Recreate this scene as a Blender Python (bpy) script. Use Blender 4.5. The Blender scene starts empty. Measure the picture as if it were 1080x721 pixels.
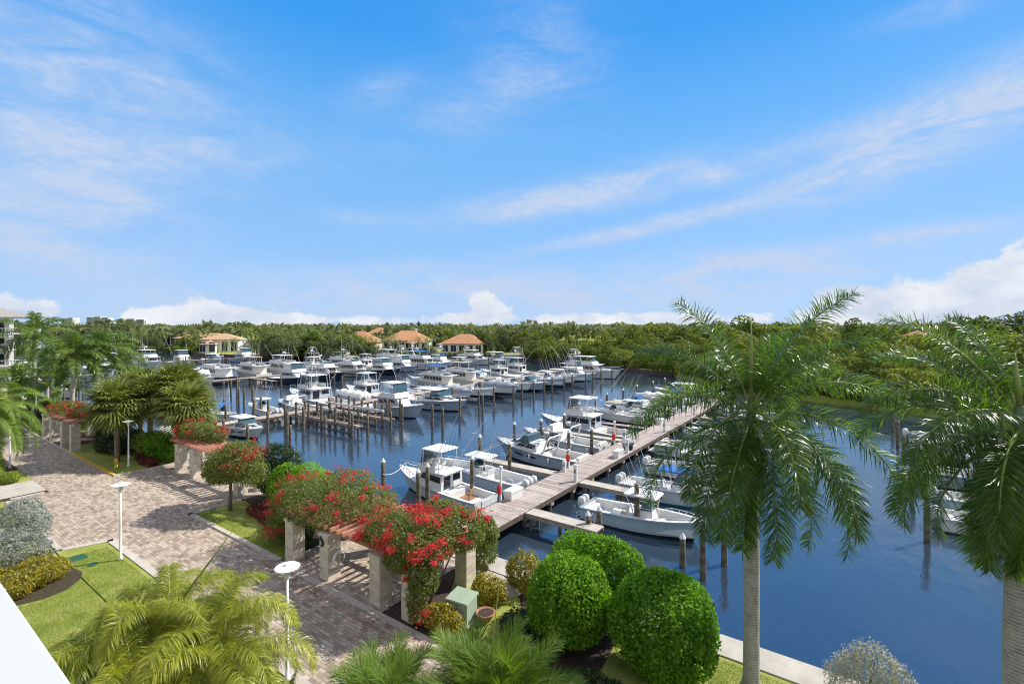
import bpy, math, random
import numpy as np
from mathutils import Vector, Matrix
R = math.radians
random.seed(7)
S = bpy.context.scene
COL = S.collection

# ------------------------------------------------------------------ camera
YAW = R(35.3)
cam_d = bpy.data.cameras.new('camera')
cam = bpy.data.objects.new('camera', cam_d); COL.objects.link(cam)
cam.location = (0, 0, 12.5); cam.rotation_euler = (R(90), 0, YAW)
cam_d.sensor_width = 36; cam_d.lens = 17.2; cam_d.shift_y = -0.0171
cam_d.clip_start = 0.05; cam_d.clip_end = 9000
S.camera = cam

# ------------------------------------------------------------------ light
SUN_EL, SUN_DIR = R(44), (0.54, 0.84)          # the direction TOWARDS the sun on the ground plan
SUN_AZ = math.atan2(SUN_DIR[1], SUN_DIR[0])
S.view_settings.view_transform = 'Standard'; S.view_settings.look = 'None'
S.view_settings.gamma = 1; S.view_settings.exposure = 0.50
S.cycles.use_denoising = True; S.cycles.filter_width = 1.0
S.cycles.max_bounces = 7; S.cycles.diffuse_bounces = 3; S.cycles.glossy_bounces = 3
S.cycles.transmission_bounces = 4; S.cycles.transparent_max_bounces = 6
S.cycles.sample_clamp_indirect = 6
sl = bpy.data.lights.new('sun', 'SUN'); sl.energy = 4.4; sl.angle = R(0.53); sl.color = (1, 0.955, 0.88)
so = bpy.data.objects.new('sun', sl); COL.objects.link(so)
sv = Vector((math.cos(SUN_AZ)*math.cos(SUN_EL), math.sin(SUN_AZ)*math.cos(SUN_EL), math.sin(SUN_EL)))
so.rotation_euler = sv.to_track_quat('Z', 'Y').to_euler(); so.location = (0, 0, 60)

SKY_STRENGTH = 0.12
w = bpy.data.worlds.new('World'); S.world = w; w.use_nodes = True
NT = w.node_tree; NT.nodes.clear()
def wn(t, **k):
    n = NT.nodes.new(t)
    for a, b in k.items(): setattr(n, a, b)
    return n
def wl(a, b): NT.links.new(a, b)
def wm(op, a, b=None, c=None, clamp=False):
    n = wn('ShaderNodeMath', operation=op); n.use_clamp = clamp
    for i, v in enumerate((a, b, c)):
        if v is None: continue
        if isinstance(v, (int, float)): n.inputs[i].default_value = v
        else: wl(v, n.inputs[i])
    return n.outputs[0]
def build_world():
    sky = wn('ShaderNodeTexSky', sky_type='NISHITA'); sky.sun_disc = False
    sky.sun_elevation = SUN_EL; sky.sun_rotation = math.pi/2 - SUN_AZ
    sky.altitude = 10; sky.air_density = 1.0; sky.dust_density = 0.2; sky.ozone_density = 3.5
    tc = wn('ShaderNodeTexCoord'); sep = wn('ShaderNodeSeparateXYZ'); wl(tc.outputs['Generated'], sep.inputs[0])
    X, Y, Z = sep.outputs
    # bearing (0 = straight out from the balcony corner, positive to the right) and height angle, in radians
    bearing = wm('SUBTRACT', math.pi/2 + YAW, wm('ARCTAN2', Y, X))
    el = wm('ARCSINE', Z)
    cmb = wn('ShaderNodeCombineXYZ'); wl(bearing, cmb.inputs[0]); wl(el, cmb.inputs[1])
    def noise(scale, sx, sy, detail, rough=.55, off=0, dist=0, rot=0):
        mp = wn('ShaderNodeMapping'); mp.inputs['Scale'].default_value = (sx, sy, 1); mp.inputs['Location'].default_value = (off, off*.7, 0)
        mp.inputs['Rotation'].default_value = (0, 0, rot)
        wl(cmb.outputs[0], mp.inputs[0])
        nz = wn('ShaderNodeTexNoise'); nz.inputs['Scale'].default_value = scale; nz.inputs['Detail'].default_value = detail
        nz.inputs['Roughness'].default_value = rough; nz.inputs['Distortion'].default_value = dist
        wl(mp.outputs[0], nz.inputs['Vector']); return nz.outputs['Fac']
    def blob(px, py, wx, wy, slope, amp):
        b0 = math.atan((px-540)/516); e0 = math.atan((342-py)/516*math.cos(b0))
        sx = wx/516*math.cos(b0)**2; sy = wy/516*math.cos(b0)
        db = wm('SUBTRACT', bearing, b0); de = wm('SUBTRACT', wm('SUBTRACT', el, e0), wm('MULTIPLY', db, slope))
        q = wm('ADD', wm('POWER', wm('ABSOLUTE', wm('DIVIDE', db, sx)), 2), wm('POWER', wm('ABSOLUTE', wm('DIVIDE', de, sy)), 2))
        return wm('MULTIPLY', wm('POWER', 2.718, wm('MULTIPLY', q, -1)), amp)
    def total(lst):
        t = blob(*lst[0])
        for b in lst[1:]: t = wm('ADD', t, blob(*b))
        return t
    def smooth(x, a, b):
        n = wn('ShaderNodeMapRange', interpolation_type='SMOOTHSTEP'); n.inputs[1].default_value = a; n.inputs[2].default_value = b
        wl(x, n.inputs[0]); return n.outputs[0]
    thin = total([(40, 200, 160, 66, -.05, 1.0), (100, 80, 170, 80, -.2, .6), (250, 160, 130, 24, .1, .25), (600, 208, 120, 15, .17, 1.1), (760, 184, 90, 11, .2, .8),
                  (980, 140, 190, 36, .28, 1.0), (690, 238, 120, 8, .17, .9), (560, 60, 70, 50, 0, .32), (490, 120, 80, 30, .3, .25), (400, 95, 40, 15, .3, .3),
                  (900, 258, 180, 9, .1, .5), (380, 230, 50, 8, 0, .35), (440, 282, 80, 7, .05, .5), (1010, 4, 80, 12, 0, .5), (480, 312, 420, 26, .02, .8), (760, 285, 190, 18, .08, .7), (60, 265, 60, 12, 0, .35)])
    streak = smooth(noise(5.5, 1, 3.4, 7, .62, 1.3, .6, -.18), .28, .70)
    dapple = smooth(noise(46, 1, 2.2, 5, .6, 4.1, .3), .34, .64)
    thin_f = wm('MULTIPLY', thin, wm('ADD', wm('ADD', wm('MULTIPLY', streak, .72), .22), wm('MULTIPLY', wm('MULTIPLY', dapple, streak), .42)))
    thin_f = wm('MULTIPLY', wm('MINIMUM', wm('MULTIPLY', thin_f, 1.25), 1.0), .92)
    puff = total([(985, 321, 105, 25, .12, 1.05), (1068, 290, 46, 32, 0, .95), (895, 322, 46, 24, 0, .8), (510, 320, 17, 14, 0, 1.15), (524, 332, 14, 9, 0, .8), (490, 335, 22, 6, 0, .6), (214, 328, 48, 15, .05, .95), (150, 334, 40, 9, 0, .6), (262, 336, 60, 9, 0, .6),
                  (22, 322, 55, 12, -.1, .75), (680, 336, 130, 8, 0, .8), (380, 338, 160, 7, 0, .6)])
    pn = noise(21, 1, 1.2, 8, .62, 2.2, .15)
    puff_f = smooth(wm('ADD', puff, wm('MULTIPLY', wm('SUBTRACT', pn, .5), 1.7)), .30, .60)
    puff_f = wm('MULTIPLY', puff_f, .93)
    shade = smooth(noise(11, 1, 1.6, 5, .6, 7.7, .2), .3, .75)
    k = 1/SKY_STRENGTH/2**S.view_settings.exposure
    # unseen pale cloud added overhead and behind the building to neutralise blue fill light
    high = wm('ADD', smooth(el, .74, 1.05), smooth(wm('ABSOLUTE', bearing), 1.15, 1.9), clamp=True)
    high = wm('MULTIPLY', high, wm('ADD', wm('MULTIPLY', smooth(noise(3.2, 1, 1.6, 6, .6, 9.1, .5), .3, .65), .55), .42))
    pcol = wn('ShaderNodeMix', data_type='RGBA'); wl(shade, pcol.inputs[0])
    pcol.inputs[6].default_value = (.60*k, .68*k, .82*k, 1); pcol.inputs[7].default_value = (.92*k, .93*k, .96*k, 1)
    tint = wn('ShaderNodeMix', data_type='RGBA', blend_type='MULTIPLY'); tint.inputs[0].default_value = 1
    wl(sky.outputs[0], tint.inputs[6]); tint.inputs[7].default_value = SKY_TINT
    cr = wn('ShaderNodeValToRGB'); e = cr.color_ramp.elements; wl(wm('DIVIDE', wm('MAXIMUM', el, 0), 1.5708), cr.inputs[0])
    stops = [(0, (.42, .63, .95)), (.085, (.30, .57, .96)), (.22, (.165, .485, .95)), (.335, (.045, .360, .92)), (.55, (.03, .26, .80)), (1, (.02, .2, .7))]
    e[0].position, e[0].color = 0, (*stops[0][1], 1); e[1].position, e[1].color = 1, (*stops[-1][1], 1)
    for p, c in stops[1:-1]: x = e.new(p); x.color = (*c, 1)
    gr = wn('ShaderNodeMix', data_type='RGBA', blend_type='MULTIPLY'); gr.inputs[0].default_value = 1; wl(cr.outputs[0], gr.inputs[6]); gr.inputs[7].default_value = (k, k, k, 1)
    sk = wn('ShaderNodeMix', data_type='RGBA'); sk.inputs[0].default_value = .9; wl(tint.outputs[2], sk.inputs[6]); wl(gr.outputs[2], sk.inputs[7])
    m1 = wn('ShaderNodeMix', data_type='RGBA'); wl(thin_f, m1.inputs[0]); wl(sk.outputs[2], m1.inputs[6])
    m1.inputs[7].default_value = (.56*k, .67*k, .88*k, 1)
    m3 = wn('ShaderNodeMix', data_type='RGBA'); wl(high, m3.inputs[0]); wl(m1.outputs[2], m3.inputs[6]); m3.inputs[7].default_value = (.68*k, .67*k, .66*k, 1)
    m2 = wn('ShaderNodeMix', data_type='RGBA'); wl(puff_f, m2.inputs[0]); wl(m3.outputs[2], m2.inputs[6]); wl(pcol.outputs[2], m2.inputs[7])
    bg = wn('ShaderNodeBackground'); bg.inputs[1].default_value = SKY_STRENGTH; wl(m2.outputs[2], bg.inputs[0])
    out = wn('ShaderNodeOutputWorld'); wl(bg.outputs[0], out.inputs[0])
SKY_TINT = (0.8, .95, 1.15, 1)
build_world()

# ------------------------------------------------------------------ materials
def nodes_of(name):
    m = bpy.data.materials.new(name); m.use_nodes = True
    return m, m.node_tree, m.node_tree.nodes['Principled BSDF']
def N(nt, t, **k):
    n = nt.nodes.new(t)
    for a, b in k.items(): setattr(n, a, b)
    return n
def rgba(c): return (c[0], c[1], c[2], 1)
def ramp(nt, fac, stops):
    r = N(nt, 'ShaderNodeValToRGB'); e = r.color_ramp.elements
    e[0].position, e[0].color = stops[0][0], rgba(stops[0][1]); e[1].position, e[1].color = stops[-1][0], rgba(stops[-1][1])
    for p, c in stops[1:-1]:
        x = e.new(p); x.color = rgba(c)
    nt.links.new(fac, r.inputs[0]); return r.outputs[0]
def noise_of(nt, scale, detail=5, rough=.6, coord='Object', vec_scale=None):
    tc = N(nt, 'ShaderNodeTexCoord'); v = tc.outputs[coord]
    if vec_scale:
        mp = N(nt, 'ShaderNodeMapping'); mp.inputs['Scale'].default_value = vec_scale; nt.links.new(v, mp.inputs[0]); v = mp.outputs[0]
    n = N(nt, 'ShaderNodeTexNoise'); n.inputs['Scale'].default_value = scale; n.inputs['Detail'].default_value = detail; n.inputs['Roughness'].default_value = rough
    nt.links.new(v, n.inputs['Vector']); return n.outputs['Fac']
def bump(nt, b, h, strength, dist):
    n = N(nt, 'ShaderNodeBump'); n.inputs['Strength'].default_value = strength; n.inputs['Distance'].default_value = dist
    nt.links.new(h, n.inputs['Height']); nt.links.new(n.outputs[0], b.inputs['Normal'])
def plain(name, c, rough=.5, var=.12, scale=3, metal=0, spec=.5, coat=0, bmp=0):
    """a solid colour with faint wear"""
    m, nt, b = nodes_of(name)
    f = noise_of(nt, scale, 6)
    lo = tuple(x*(1-var) for x in c); hi = tuple(min(1, x*(1+var*.6)) for x in c)
    nt.links.new(ramp(nt, f, [(.3, lo), (.7, hi)]), b.inputs['Base Color'])
    b.inputs['Roughness'].default_value = rough; b.inputs['Metallic'].default_value = metal; b.inputs['Specular IOR Level'].default_value = spec
    b.inputs['Coat Weight'].default_value = coat
    if bmp: bump(nt, b, noise_of(nt, scale*6, 6), bmp, .02)
    return m
def leaf(name, stops, trans=.34, rough=.45, tcol=None, spec=.35, patch=.5, vari=.22):
    """leaves: each leaf its own shade of the plant's range, some light passing through"""
    m, nt, b = nodes_of(name)
    g = N(nt, 'ShaderNodeNewGeometry'); oi = N(nt, 'ShaderNodeObjectInfo')
    nz = noise_of(nt, patch, 3)
    a = N(nt, 'ShaderNodeMath', operation='MULTIPLY_ADD'); nt.links.new(g.outputs['Random Per Island'], a.inputs[0]); a.inputs[1].default_value = .5
    c2 = N(nt, 'ShaderNodeMath', operation='MULTIPLY_ADD'); nt.links.new(nz, c2.inputs[0]); c2.inputs[1].default_value = .75; c2.inputs[2].default_value = -.2
    nt.links.new(c2.outputs[0], a.inputs[2])
    d = N(nt, 'ShaderNodeMath', operation='MULTIPLY_ADD'); nt.links.new(oi.outputs['Random'], d.inputs[0]); d.inputs[1].default_value = vari; nt.links.new(a.outputs[0], d.inputs[2])
    col = ramp(nt, d.outputs[0], stops)
    nt.links.new(col, b.inputs['Base Color']); b.inputs['Roughness'].default_value = rough; b.inputs['Specular IOR Level'].default_value = spec
    t = N(nt, 'ShaderNodeBsdfTranslucent'); mx = N(nt, 'ShaderNodeMixShader'); mx.inputs[0].default_value = trans
    mul = N(nt, 'ShaderNodeMix', data_type='RGBA', blend_type='MULTIPLY'); mul.inputs[0].default_value = 1
    nt.links.new(col, mul.inputs[6]); mul.inputs[7].default_value = rgba(tcol or (1.5, 1.5, .8)); nt.links.new(mul.outputs[2], t.inputs[0])
    nt.links.new(b.outputs[0], mx.inputs[1]); nt.links.new(t.outputs[0], mx.inputs[2])
    nt.links.new(mx.outputs[0], nt.nodes['Material Output'].inputs[0]); return m
M = {}
M['white'] = plain('white_gelcoat', (.72, .72, .71), .3, .06, 1.5, spec=.5)
M['white_matte'] = plain('white_paint', (.80, .80, .78), .6, .05, 2)
M['cream'] = plain('cream_gelcoat', (.70, .67, .60), .35, .08, 1.5)
M['grey_hull'] = plain('grey_hull_paint', (.42, .47, .55), .25, .06, 1.2, coat=.3)
M['pale_blue_hull'] = plain('pale_blue_hull_paint', (.50, .60, .68), .25, .06, 1.2, coat=.3)
M['navy'] = plain('navy_hull_paint', (.012, .018, .045), .18, .1, 1.2, coat=.4)
M['teal_bottom'] = plain('teal_bottom_paint', (.03, .22, .33), .6, .2, 2)
M['dark_bottom'] = plain('dark_bottom_paint', (.02, .025, .035), .6, .3, 2)
M['glass'] = plain('dark_window_glass', (.015, .02, .025), .06, .2, 2, spec=.6)
M['blue_glass'] = plain('tinted_glass', (.05, .10, .13), .05, .2, 2, spec=.7)
M['canvas_white'] = plain('white_canvas', (.82, .81, .78), .8, .05, 2)
M['canvas_grey'] = plain('grey_canvas', (.25, .28, .34), .85, .12, 2, bmp=.2)
M['canvas_blue'] = plain('blue_canvas', (.02, .15, .45), .8, .15, 2, bmp=.2)
M['canvas_tan'] = plain('tan_canvas', (.45, .38, .28), .85, .12, 2)
M['metal'] = plain('polished_metal', (.65, .66, .68), .25, .05, 4, metal=.9)
M['alu'] = plain('white_aluminium', (.7, .71, .72), .35, .05, 4)
M['black'] = plain('black_rubber', (.02, .02, .022), .5, .2, 4)
M['grey'] = plain('mid_grey', (.25, .26, .28), .55, .1, 4)
M['teak'] = plain('teak', (.30, .17, .08), .6, .25, 6)
M['red'] = plain('red_paint', (.55, .03, .025), .4, .1, 4)
M['yellow'] = plain('yellow_paint', (.75, .50, .02), .45, .12, 4)
M['terra'] = plain('terracotta_paint', (.46, .20, .13), .7, .22, 2.5, bmp=.2)
M['pot'] = plain('terracotta_pot', (.40, .18, .11), .8, .2, 4, bmp=.2)
M['box_green'] = plain('pale_green_metal', (.36, .45, .34), .5, .14, 1.5)
M['drain_green'] = plain('green_plastic', (.02, .10, .045), .6, .15, 4)
M['barrel'] = plain('blue_plastic', (.02, .13, .48), .4, .15, 4)
M['concrete'] = plain('concrete', (.46, .42, .36), .9, .2, 1.2, bmp=.3)
M['kerb'] = plain('kerb_concrete', (.50, .44, .38), .9, .18, 2, bmp=.25)
M['kerb_yellow'] = plain('yellow_kerb_paint', (.62, .37, .03), .7, .2, 3)
M['soil'] = plain('mulch', (.060, .036, .024), 1, .5, 7, bmp=.8)
M['bed'] = plain('sea_bed', (.05, .045, .03), 1, .3, .4)
M['stucco'] = plain('white_stucco', (.76, .74, .70), .85, .08, .8)
M['stucco_tan'] = plain('tan_stucco', (.55, .46, .36), .85, .12, .8)
M['roof_grey'] = plain('grey_roof_tile', (.33, .31, .29), .8, .2, 3)
M['tower_grey'] = plain('distant_tower_render', (.50, .52, .55), .8, .1, .05)
M['skin'] = plain('skin', (.42, .25, .17), .5, .05, 8)
M['cloth_dark'] = plain('dark_cloth', (.02, .025, .03), .9, .2, 8)
M['hair'] = plain('dark_hair', (.02, .014, .01), .6, .2, 20)
M['lamp_glass'] = plain('frosted_lamp_glass', (.7, .7, .68), .3, .03, 5)

def trunk_mat(name, c, rings=14, contrast=.35):
    m, nt, b = nodes_of(name)
    tc = N(nt, 'ShaderNodeTexCoord'); wv = N(nt, 'ShaderNodeTexWave', bands_direction='Z'); wv.inputs['Scale'].default_value = rings/6.28*1.0
    wv.inputs['Distortion'].default_value = 2.2; wv.inputs['Detail'].default_value = 5; wv.inputs['Detail Scale'].default_value = 2.5; nt.links.new(tc.outputs['Object'], wv.inputs['Vector'])
    nz = noise_of(nt, 3.2, 9, .78)
    mx = N(nt, 'ShaderNodeMath', operation='MULTIPLY_ADD'); nt.links.new(wv.outputs['Fac'], mx.inputs[0]); mx.inputs[1].default_value = .22; nt.links.new(nz, mx.inputs[2])
    nt.links.new(ramp(nt, mx.outputs[0], [(.40, tuple(x*(1-contrast) for x in c)), (.62, c), (.95, tuple(min(1, x*1.35) for x in c))]), b.inputs['Base Color'])
    b.inputs['Roughness'].default_value = .9; bump(nt, b, mx.outputs[0], .5, .03); return m
M['royal_trunk'] = trunk_mat('royal_palm_bark', (.42, .39, .33), 22, .55)
M['sabal_trunk'] = trunk_mat('cabbage_palm_bark', (.26, .19, .13), 60, .6)
M['bark'] = trunk_mat('tree_bark', (.16, .12, .09), 8, .5)
M['pile'] = trunk_mat('mooring_pile_wood', (.15, .12, .085), 3, .6)
M['shaft'] = plain('green_crownshaft', (.10, .17, .045), .4, .25, 1.5)
M['rachis'] = plain('frond_rib', (.28, .33, .09), .45, .2, 2)

M['royal_leaf'] = leaf('royal_palm_leaflets', [(.1, (.026, .062, .014)), (.5, (.068, .138, .023)), (.9, (.17, .25, .045))], .47, .32, (1.7, 1.8, .5), .5, .35)
M['dry_leaf'] = leaf('dry_palm_leaflets', [(.1, (.13, .085, .04)), (.9, (.25, .17, .08))], .3, .6)
M['areca_leaf'] = leaf('areca_leaflets', [(.1, (.08, .11, .010)), (.5, (.27, .30, .022)), (.9, (.52, .50, .07))], .36, .36, (1.4, 1.5, .5), .5, .6)
M['date_leaf'] = leaf('date_palm_leaflets', [(.1, (.05, .10, .014)), (.5, (.14, .23, .028)), (.9, (.30, .38, .07))], .40, .5, (1.4, 1.5, .5), .25, .6)
M['coco_leaf'] = leaf('coconut_leaflets', [(.1, (.045, .085, .02)), (.5, (.115, .185, .034)), (.9, (.28, .34, .08))], .36, .38, (1.5, 1.7, .5), .5, .4)
M['sabal_leaf'] = leaf('fan_palm_segments', [(.1, (.10, .13, .035)), (.5, (.21, .25, .065)), (.9, (.38, .39, .15))], .38, .5, (1.4, 1.4, .6), .35, .5)
M['ficus_leaf'] = leaf('glossy_hedge_leaves', [(.1, (.03, .085, .010)), (.45, (.125, .27, .018)), (.9, (.32, .50, .05))], .40, .5, (1.3, 1.6, .4), .14, 1.1)
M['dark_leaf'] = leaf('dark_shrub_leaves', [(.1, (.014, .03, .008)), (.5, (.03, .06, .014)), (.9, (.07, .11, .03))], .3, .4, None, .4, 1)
M['boug_leaf'] = leaf('bougainvillea_leaves', [(.1, (.055, .085, .018)), (.5, (.13, .175, .034)), (.9, (.27, .28, .08))], .38, .5, None, .3, .9)
M['boug_flower'] = leaf('bougainvillea_bracts', [(.1, (.50, .03, .03)), (.5, (.64, .045, .065)), (.75, (.66, .12, .07)), (.95, (.62, .05, .17))], .4, .65, (1.2, .8, .8), .15, .9)
M['boug_flower_orange'] = leaf('faded_bougainvillea_bracts', [(.1, (.36, .05, .03)), (.5, (.55, .10, .06)), (.9, (.55, .22, .12))], .4, .6, (1.2, .8, .8), .2, .9)
M['silver_leaf'] = leaf('silver_leaves', [(.1, (.16, .18, .15)), (.5, (.29, .32, .27)), (.9, (.48, .50, .43))], .25, .6, (1.1, 1.1, 1), .3, 1.5)
M['pale_leaf'] = leaf('pale_grey_leaves', [(.1, (.28, .28, .20)), (.5, (.46, .45, .34)), (.9, (.62, .60, .48))], .2, .6, (1.1, 1.1, .9), .3, 1.5)
M['croton_leaf'] = leaf('croton_leaves', [(.1, (.09, .10, .015)), (.45, (.26, .23, .02)), (.75, (.42, .33, .03)), (.95, (.25, .08, .02))], .3, .4, (1.3, 1.3, .6), .4, 1.5)
M['hedge_leaf'] = leaf('lime_hedge_leaves', [(.1, (.08, .14, .012)), (.5, (.19, .27, .025)), (.9, (.35, .38, .05))], .33, .4, None, .4, 1.2)
M['red_leaf'] = leaf('red_ground_plant_leaves', [(.1, (.10, .02, .02)), (.9, (.24, .05, .04))], .3, .5, (1.2, .8, .8), .3, 1)
M['mangrove_leaf'] = leaf('mangrove_leaves', [(.1, (.036, .064, .016)), (.4, (.08, .125, .025)), (.7, (.145, .195, .036)), (1.0, (.29, .30, .075))], .38, .6, (1.5, 1.5, .6), .15, .25, .5)
M['wood_leaf'] = leaf('far_tree_leaves', [(.1, (.035, .055, .02)), (.5, (.08, .11, .04)), (.9, (.18, .20, .085))], .3, .6, None, .25, .05, .4)

def lawn_mat():
    m, nt, b = nodes_of('lawn_grass')
    a = noise_of(nt, .9, 6, .65); c = noise_of(nt, 28, 4, .7)
    k = N(nt, 'ShaderNodeMath', operation='MULTIPLY_ADD'); nt.links.new(c, k.inputs[0]); k.inputs[1].default_value = .55; nt.links.new(a, k.inputs[2])
    nt.links.new(ramp(nt, k.outputs[0], [(.45, (.13, .17, .028)), (.75, (.29, .33, .06)), (1.0, (.42, .40, .14))]), b.inputs['Base Color'])
    b.inputs['Roughness'].default_value = .85; b.inputs['Specular IOR Level'].default_value = .2; bump(nt, b, c, .9, .05); return m
M['lawn'] = lawn_mat()
M['blade'] = leaf('grass_blades', [(.1, (.06, .11, .012)), (.5, (.13, .21, .02)), (.9, (.26, .30, .06))], .35, .5, None, .3, .8)
def paver_mat():
    m, nt, b = nodes_of('brick_pavers')
    tc = N(nt, 'ShaderNodeTexCoord')
    br = N(nt, 'ShaderNodeTexBrick'); nt.links.new(tc.outputs['Object'], br.inputs['Vector'])
    br.inputs['Scale'].default_value = 1; br.inputs['Brick Width'].default_value = .34; br.inputs['Row Height'].default_value = .17
    br.inputs['Mortar Size'].default_value = .009; br.inputs['Mortar Smooth'].default_value = .3; br.inputs['Bias'].default_value = 0
    br.inputs['Color1'].default_value = (0, 0, 0, 1); br.inputs['Color2'].default_value = (1, 1, 1, 1); br.inputs['Mortar'].default_value = (.5, .5, .5, 1)
    big = noise_of(nt, .5, 5); sm = noise_of(nt, 9, 5)
    k = N(nt, 'ShaderNodeMath', operation='MULTIPLY_ADD'); nt.links.new(br.outputs['Color'], k.inputs[0]); k.inputs[1].default_value = .62
    k2 = N(nt, 'ShaderNodeMath', operation='MULTIPLY_ADD'); nt.links.new(big, k2.inputs[0]); k2.inputs[1].default_value = .5; k2.inputs[2].default_value = -.18
    nt.links.new(k2.outputs[0], k.inputs[2])
    k3 = N(nt, 'ShaderNodeMath', operation='MULTIPLY_ADD'); nt.links.new(sm, k3.inputs[0]); k3.inputs[1].default_value = .3; nt.links.new(k.outputs[0], k3.inputs[2])
    col = ramp(nt, k3.outputs[0], [(.12, (.21, .155, .12)), (.4, (.35, .27, .205)), (.62, (.44, .355, .275)), (.9, (.53, .455, .365))])
    mx = N(nt, 'ShaderNodeMix', data_type='RGBA'); nt.links.new(br.outputs['Fac'], mx.inputs[0]); nt.links.new(col, mx.inputs[6]); mx.inputs[7].default_value = (.13, .105, .09, 1)
    nt.links.new(mx.outputs[2], b.inputs['Base Color']); b.inputs['Roughness'].default_value = .85
    inv = N(nt, 'ShaderNodeMath', operation='SUBTRACT'); inv.inputs[0].default_value = 1; nt.links.new(br.outputs['Fac'], inv.inputs[1])
    bump(nt, b, inv.outputs[0], .5, .012); return m
M['paver'] = paver_mat()
def stone_mat():
    m, nt, b = nodes_of('coral_stone_blocks')
    tc = N(nt, 'ShaderNodeTexCoord'); gm = N(nt, 'ShaderNodeNewGeometry')
    sx = N(nt, 'ShaderNodeSeparateXYZ'); nt.links.new(tc.outputs['Object'], sx.inputs[0])
    ad = N(nt, 'ShaderNodeMath', operation='ADD'); nt.links.new(sx.outputs[0], ad.inputs[0]); nt.links.new(sx.outputs[1], ad.inputs[1])
    cb = N(nt, 'ShaderNodeCombineXYZ'); nt.links.new(ad.outputs[0], cb.inputs[0]); nt.links.new(sx.outputs[2], cb.inputs[1])
    br = N(nt, 'ShaderNodeTexBrick'); nt.links.new(cb.outputs[0], br.inputs['Vector']); br.inputs['Scale'].default_value = 1
    br.inputs['Brick Width'].default_value = .42; br.inputs['Row Height'].default_value = .2; br.inputs['Mortar Size'].default_value = .012
    br.inputs['Color1'].default_value = (0, 0, 0, 1); br.inputs['Color2'].default_value = (1, 1, 1, 1); br.inputs['Mortar'].default_value = (.3, .3, .3, 1)
    nz = noise_of(nt, 14, 8, .75)
    k = N(nt, 'ShaderNodeMath', operation='MULTIPLY_ADD'); nt.links.new(br.outputs['Color'], k.inputs[0]); k.inputs[1].default_value = .28; nt.links.new(nz, k.inputs[2])
    nt.links.new(ramp(nt, k.outputs[0], [(.34, (.27, .22, .155)), (.58, (.60, .52, .41)), (.9, (.74, .68, .57))]), b.inputs['Base Color'])
    b.inputs['Roughness'].default_value = .95; bump(nt, b, k.outputs[0], .8, .04); return m
M['parapet'] = plain('painted_parapet', (.50, .515, .53), .7, .10, 1.1, bmp=.05)
M['stone'] = stone_mat()
def tile_mat(name, c):
    m, nt, b = nodes_of(name)
    tc = N(nt, 'ShaderNodeTexCoord'); wv = N(nt, 'ShaderNodeTexWave', bands_direction='DIAGONAL'); wv.inputs['Scale'].default_value = 1.6; wv.inputs['Distortion'].default_value = .4
    nt.links.new(tc.outputs['Object'], wv.inputs['Vector']); nz = noise_of(nt, .8, 8, .7)
    k = N(nt, 'ShaderNodeMath', operation='MULTIPLY_ADD'); nt.links.new(wv.outputs['Fac'], k.inputs[0]); k.inputs[1].default_value = .25; nt.links.new(nz, k.inputs[2])
    nt.links.new(ramp(nt, k.outputs[0], [(.35, tuple(x*.6 for x in c)), (.62, c), (.9, tuple(min(1, x*1.3) for x in c))]), b.inputs['Base Color'])
    b.inputs['Roughness'].default_value = .8; bump(nt, b, wv.outputs['Fac'], .5, .06); return m
M['tile'] = tile_mat('orange_roof_tile', (.50, .24, .12))
M['tile_tan'] = tile_mat('tan_roof_tile', (.50, .32, .19))
def plank_mat():
    m, nt, b = nodes_of('weathered_dock_planks')
    tc = N(nt, 'ShaderNodeTexCoord'); br = N(nt, 'ShaderNodeTexBrick'); nt.links.new(tc.outputs['Object'], br.inputs['Vector'])
    br.inputs['Scale'].default_value = 1; br.inputs['Brick Width'].default_value = 5; br.inputs['Row Height'].default_value = .155; br.inputs['Mortar Size'].default_value = .009
    br.inputs['Color1'].default_value = (0, 0, 0, 1); br.inputs['Color2'].default_value = (1, 1, 1, 1); br.inputs['Mortar'].default_value = (.5, .5, .5, 1)
    nz = noise_of(nt, 1.2, 8, .7, vec_scale=(1, 5, 1)); bg = noise_of(nt, .25, 4)
    k = N(nt, 'ShaderNodeMath', operation='MULTIPLY_ADD'); nt.links.new(br.outputs['Color'], k.inputs[0]); k.inputs[1].default_value = .3; nt.links.new(nz, k.inputs[2])
    k2 = N(nt, 'ShaderNodeMath', operation='MULTIPLY_ADD'); nt.links.new(bg, k2.inputs[0]); k2.inputs[1].default_value = .5; nt.links.new(k.outputs[0], k2.inputs[2])
    col = ramp(nt, k2.outputs[0], [(.55, (.17, .125, .11)), (.85, (.36, .29, .255)), (1.1, (.50, .43, .38))])
    mx = N(nt, 'ShaderNodeMix', data_type='RGBA'); nt.links.new(br.outputs['Fac'], mx.inputs[0]); nt.links.new(col, mx.inputs[6]); mx.inputs[7].default_value = (.05, .04, .035, 1)
    nt.links.new(mx.outputs[2], b.inputs['Base Color']); b.inputs['Roughness'].default_value = .85; bump(nt, b, k2.outputs[0], .3, .02); return m
M['plank'] = plank_mat()
M['beam'] = plain('dark_dock_timber', (.11, .08, .06), .9, .35, 2, bmp=.3)
M['pale_beam'] = plain('pale_dock_timber', (.36, .29, .23), .9, .25, 2, bmp=.3)
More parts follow.
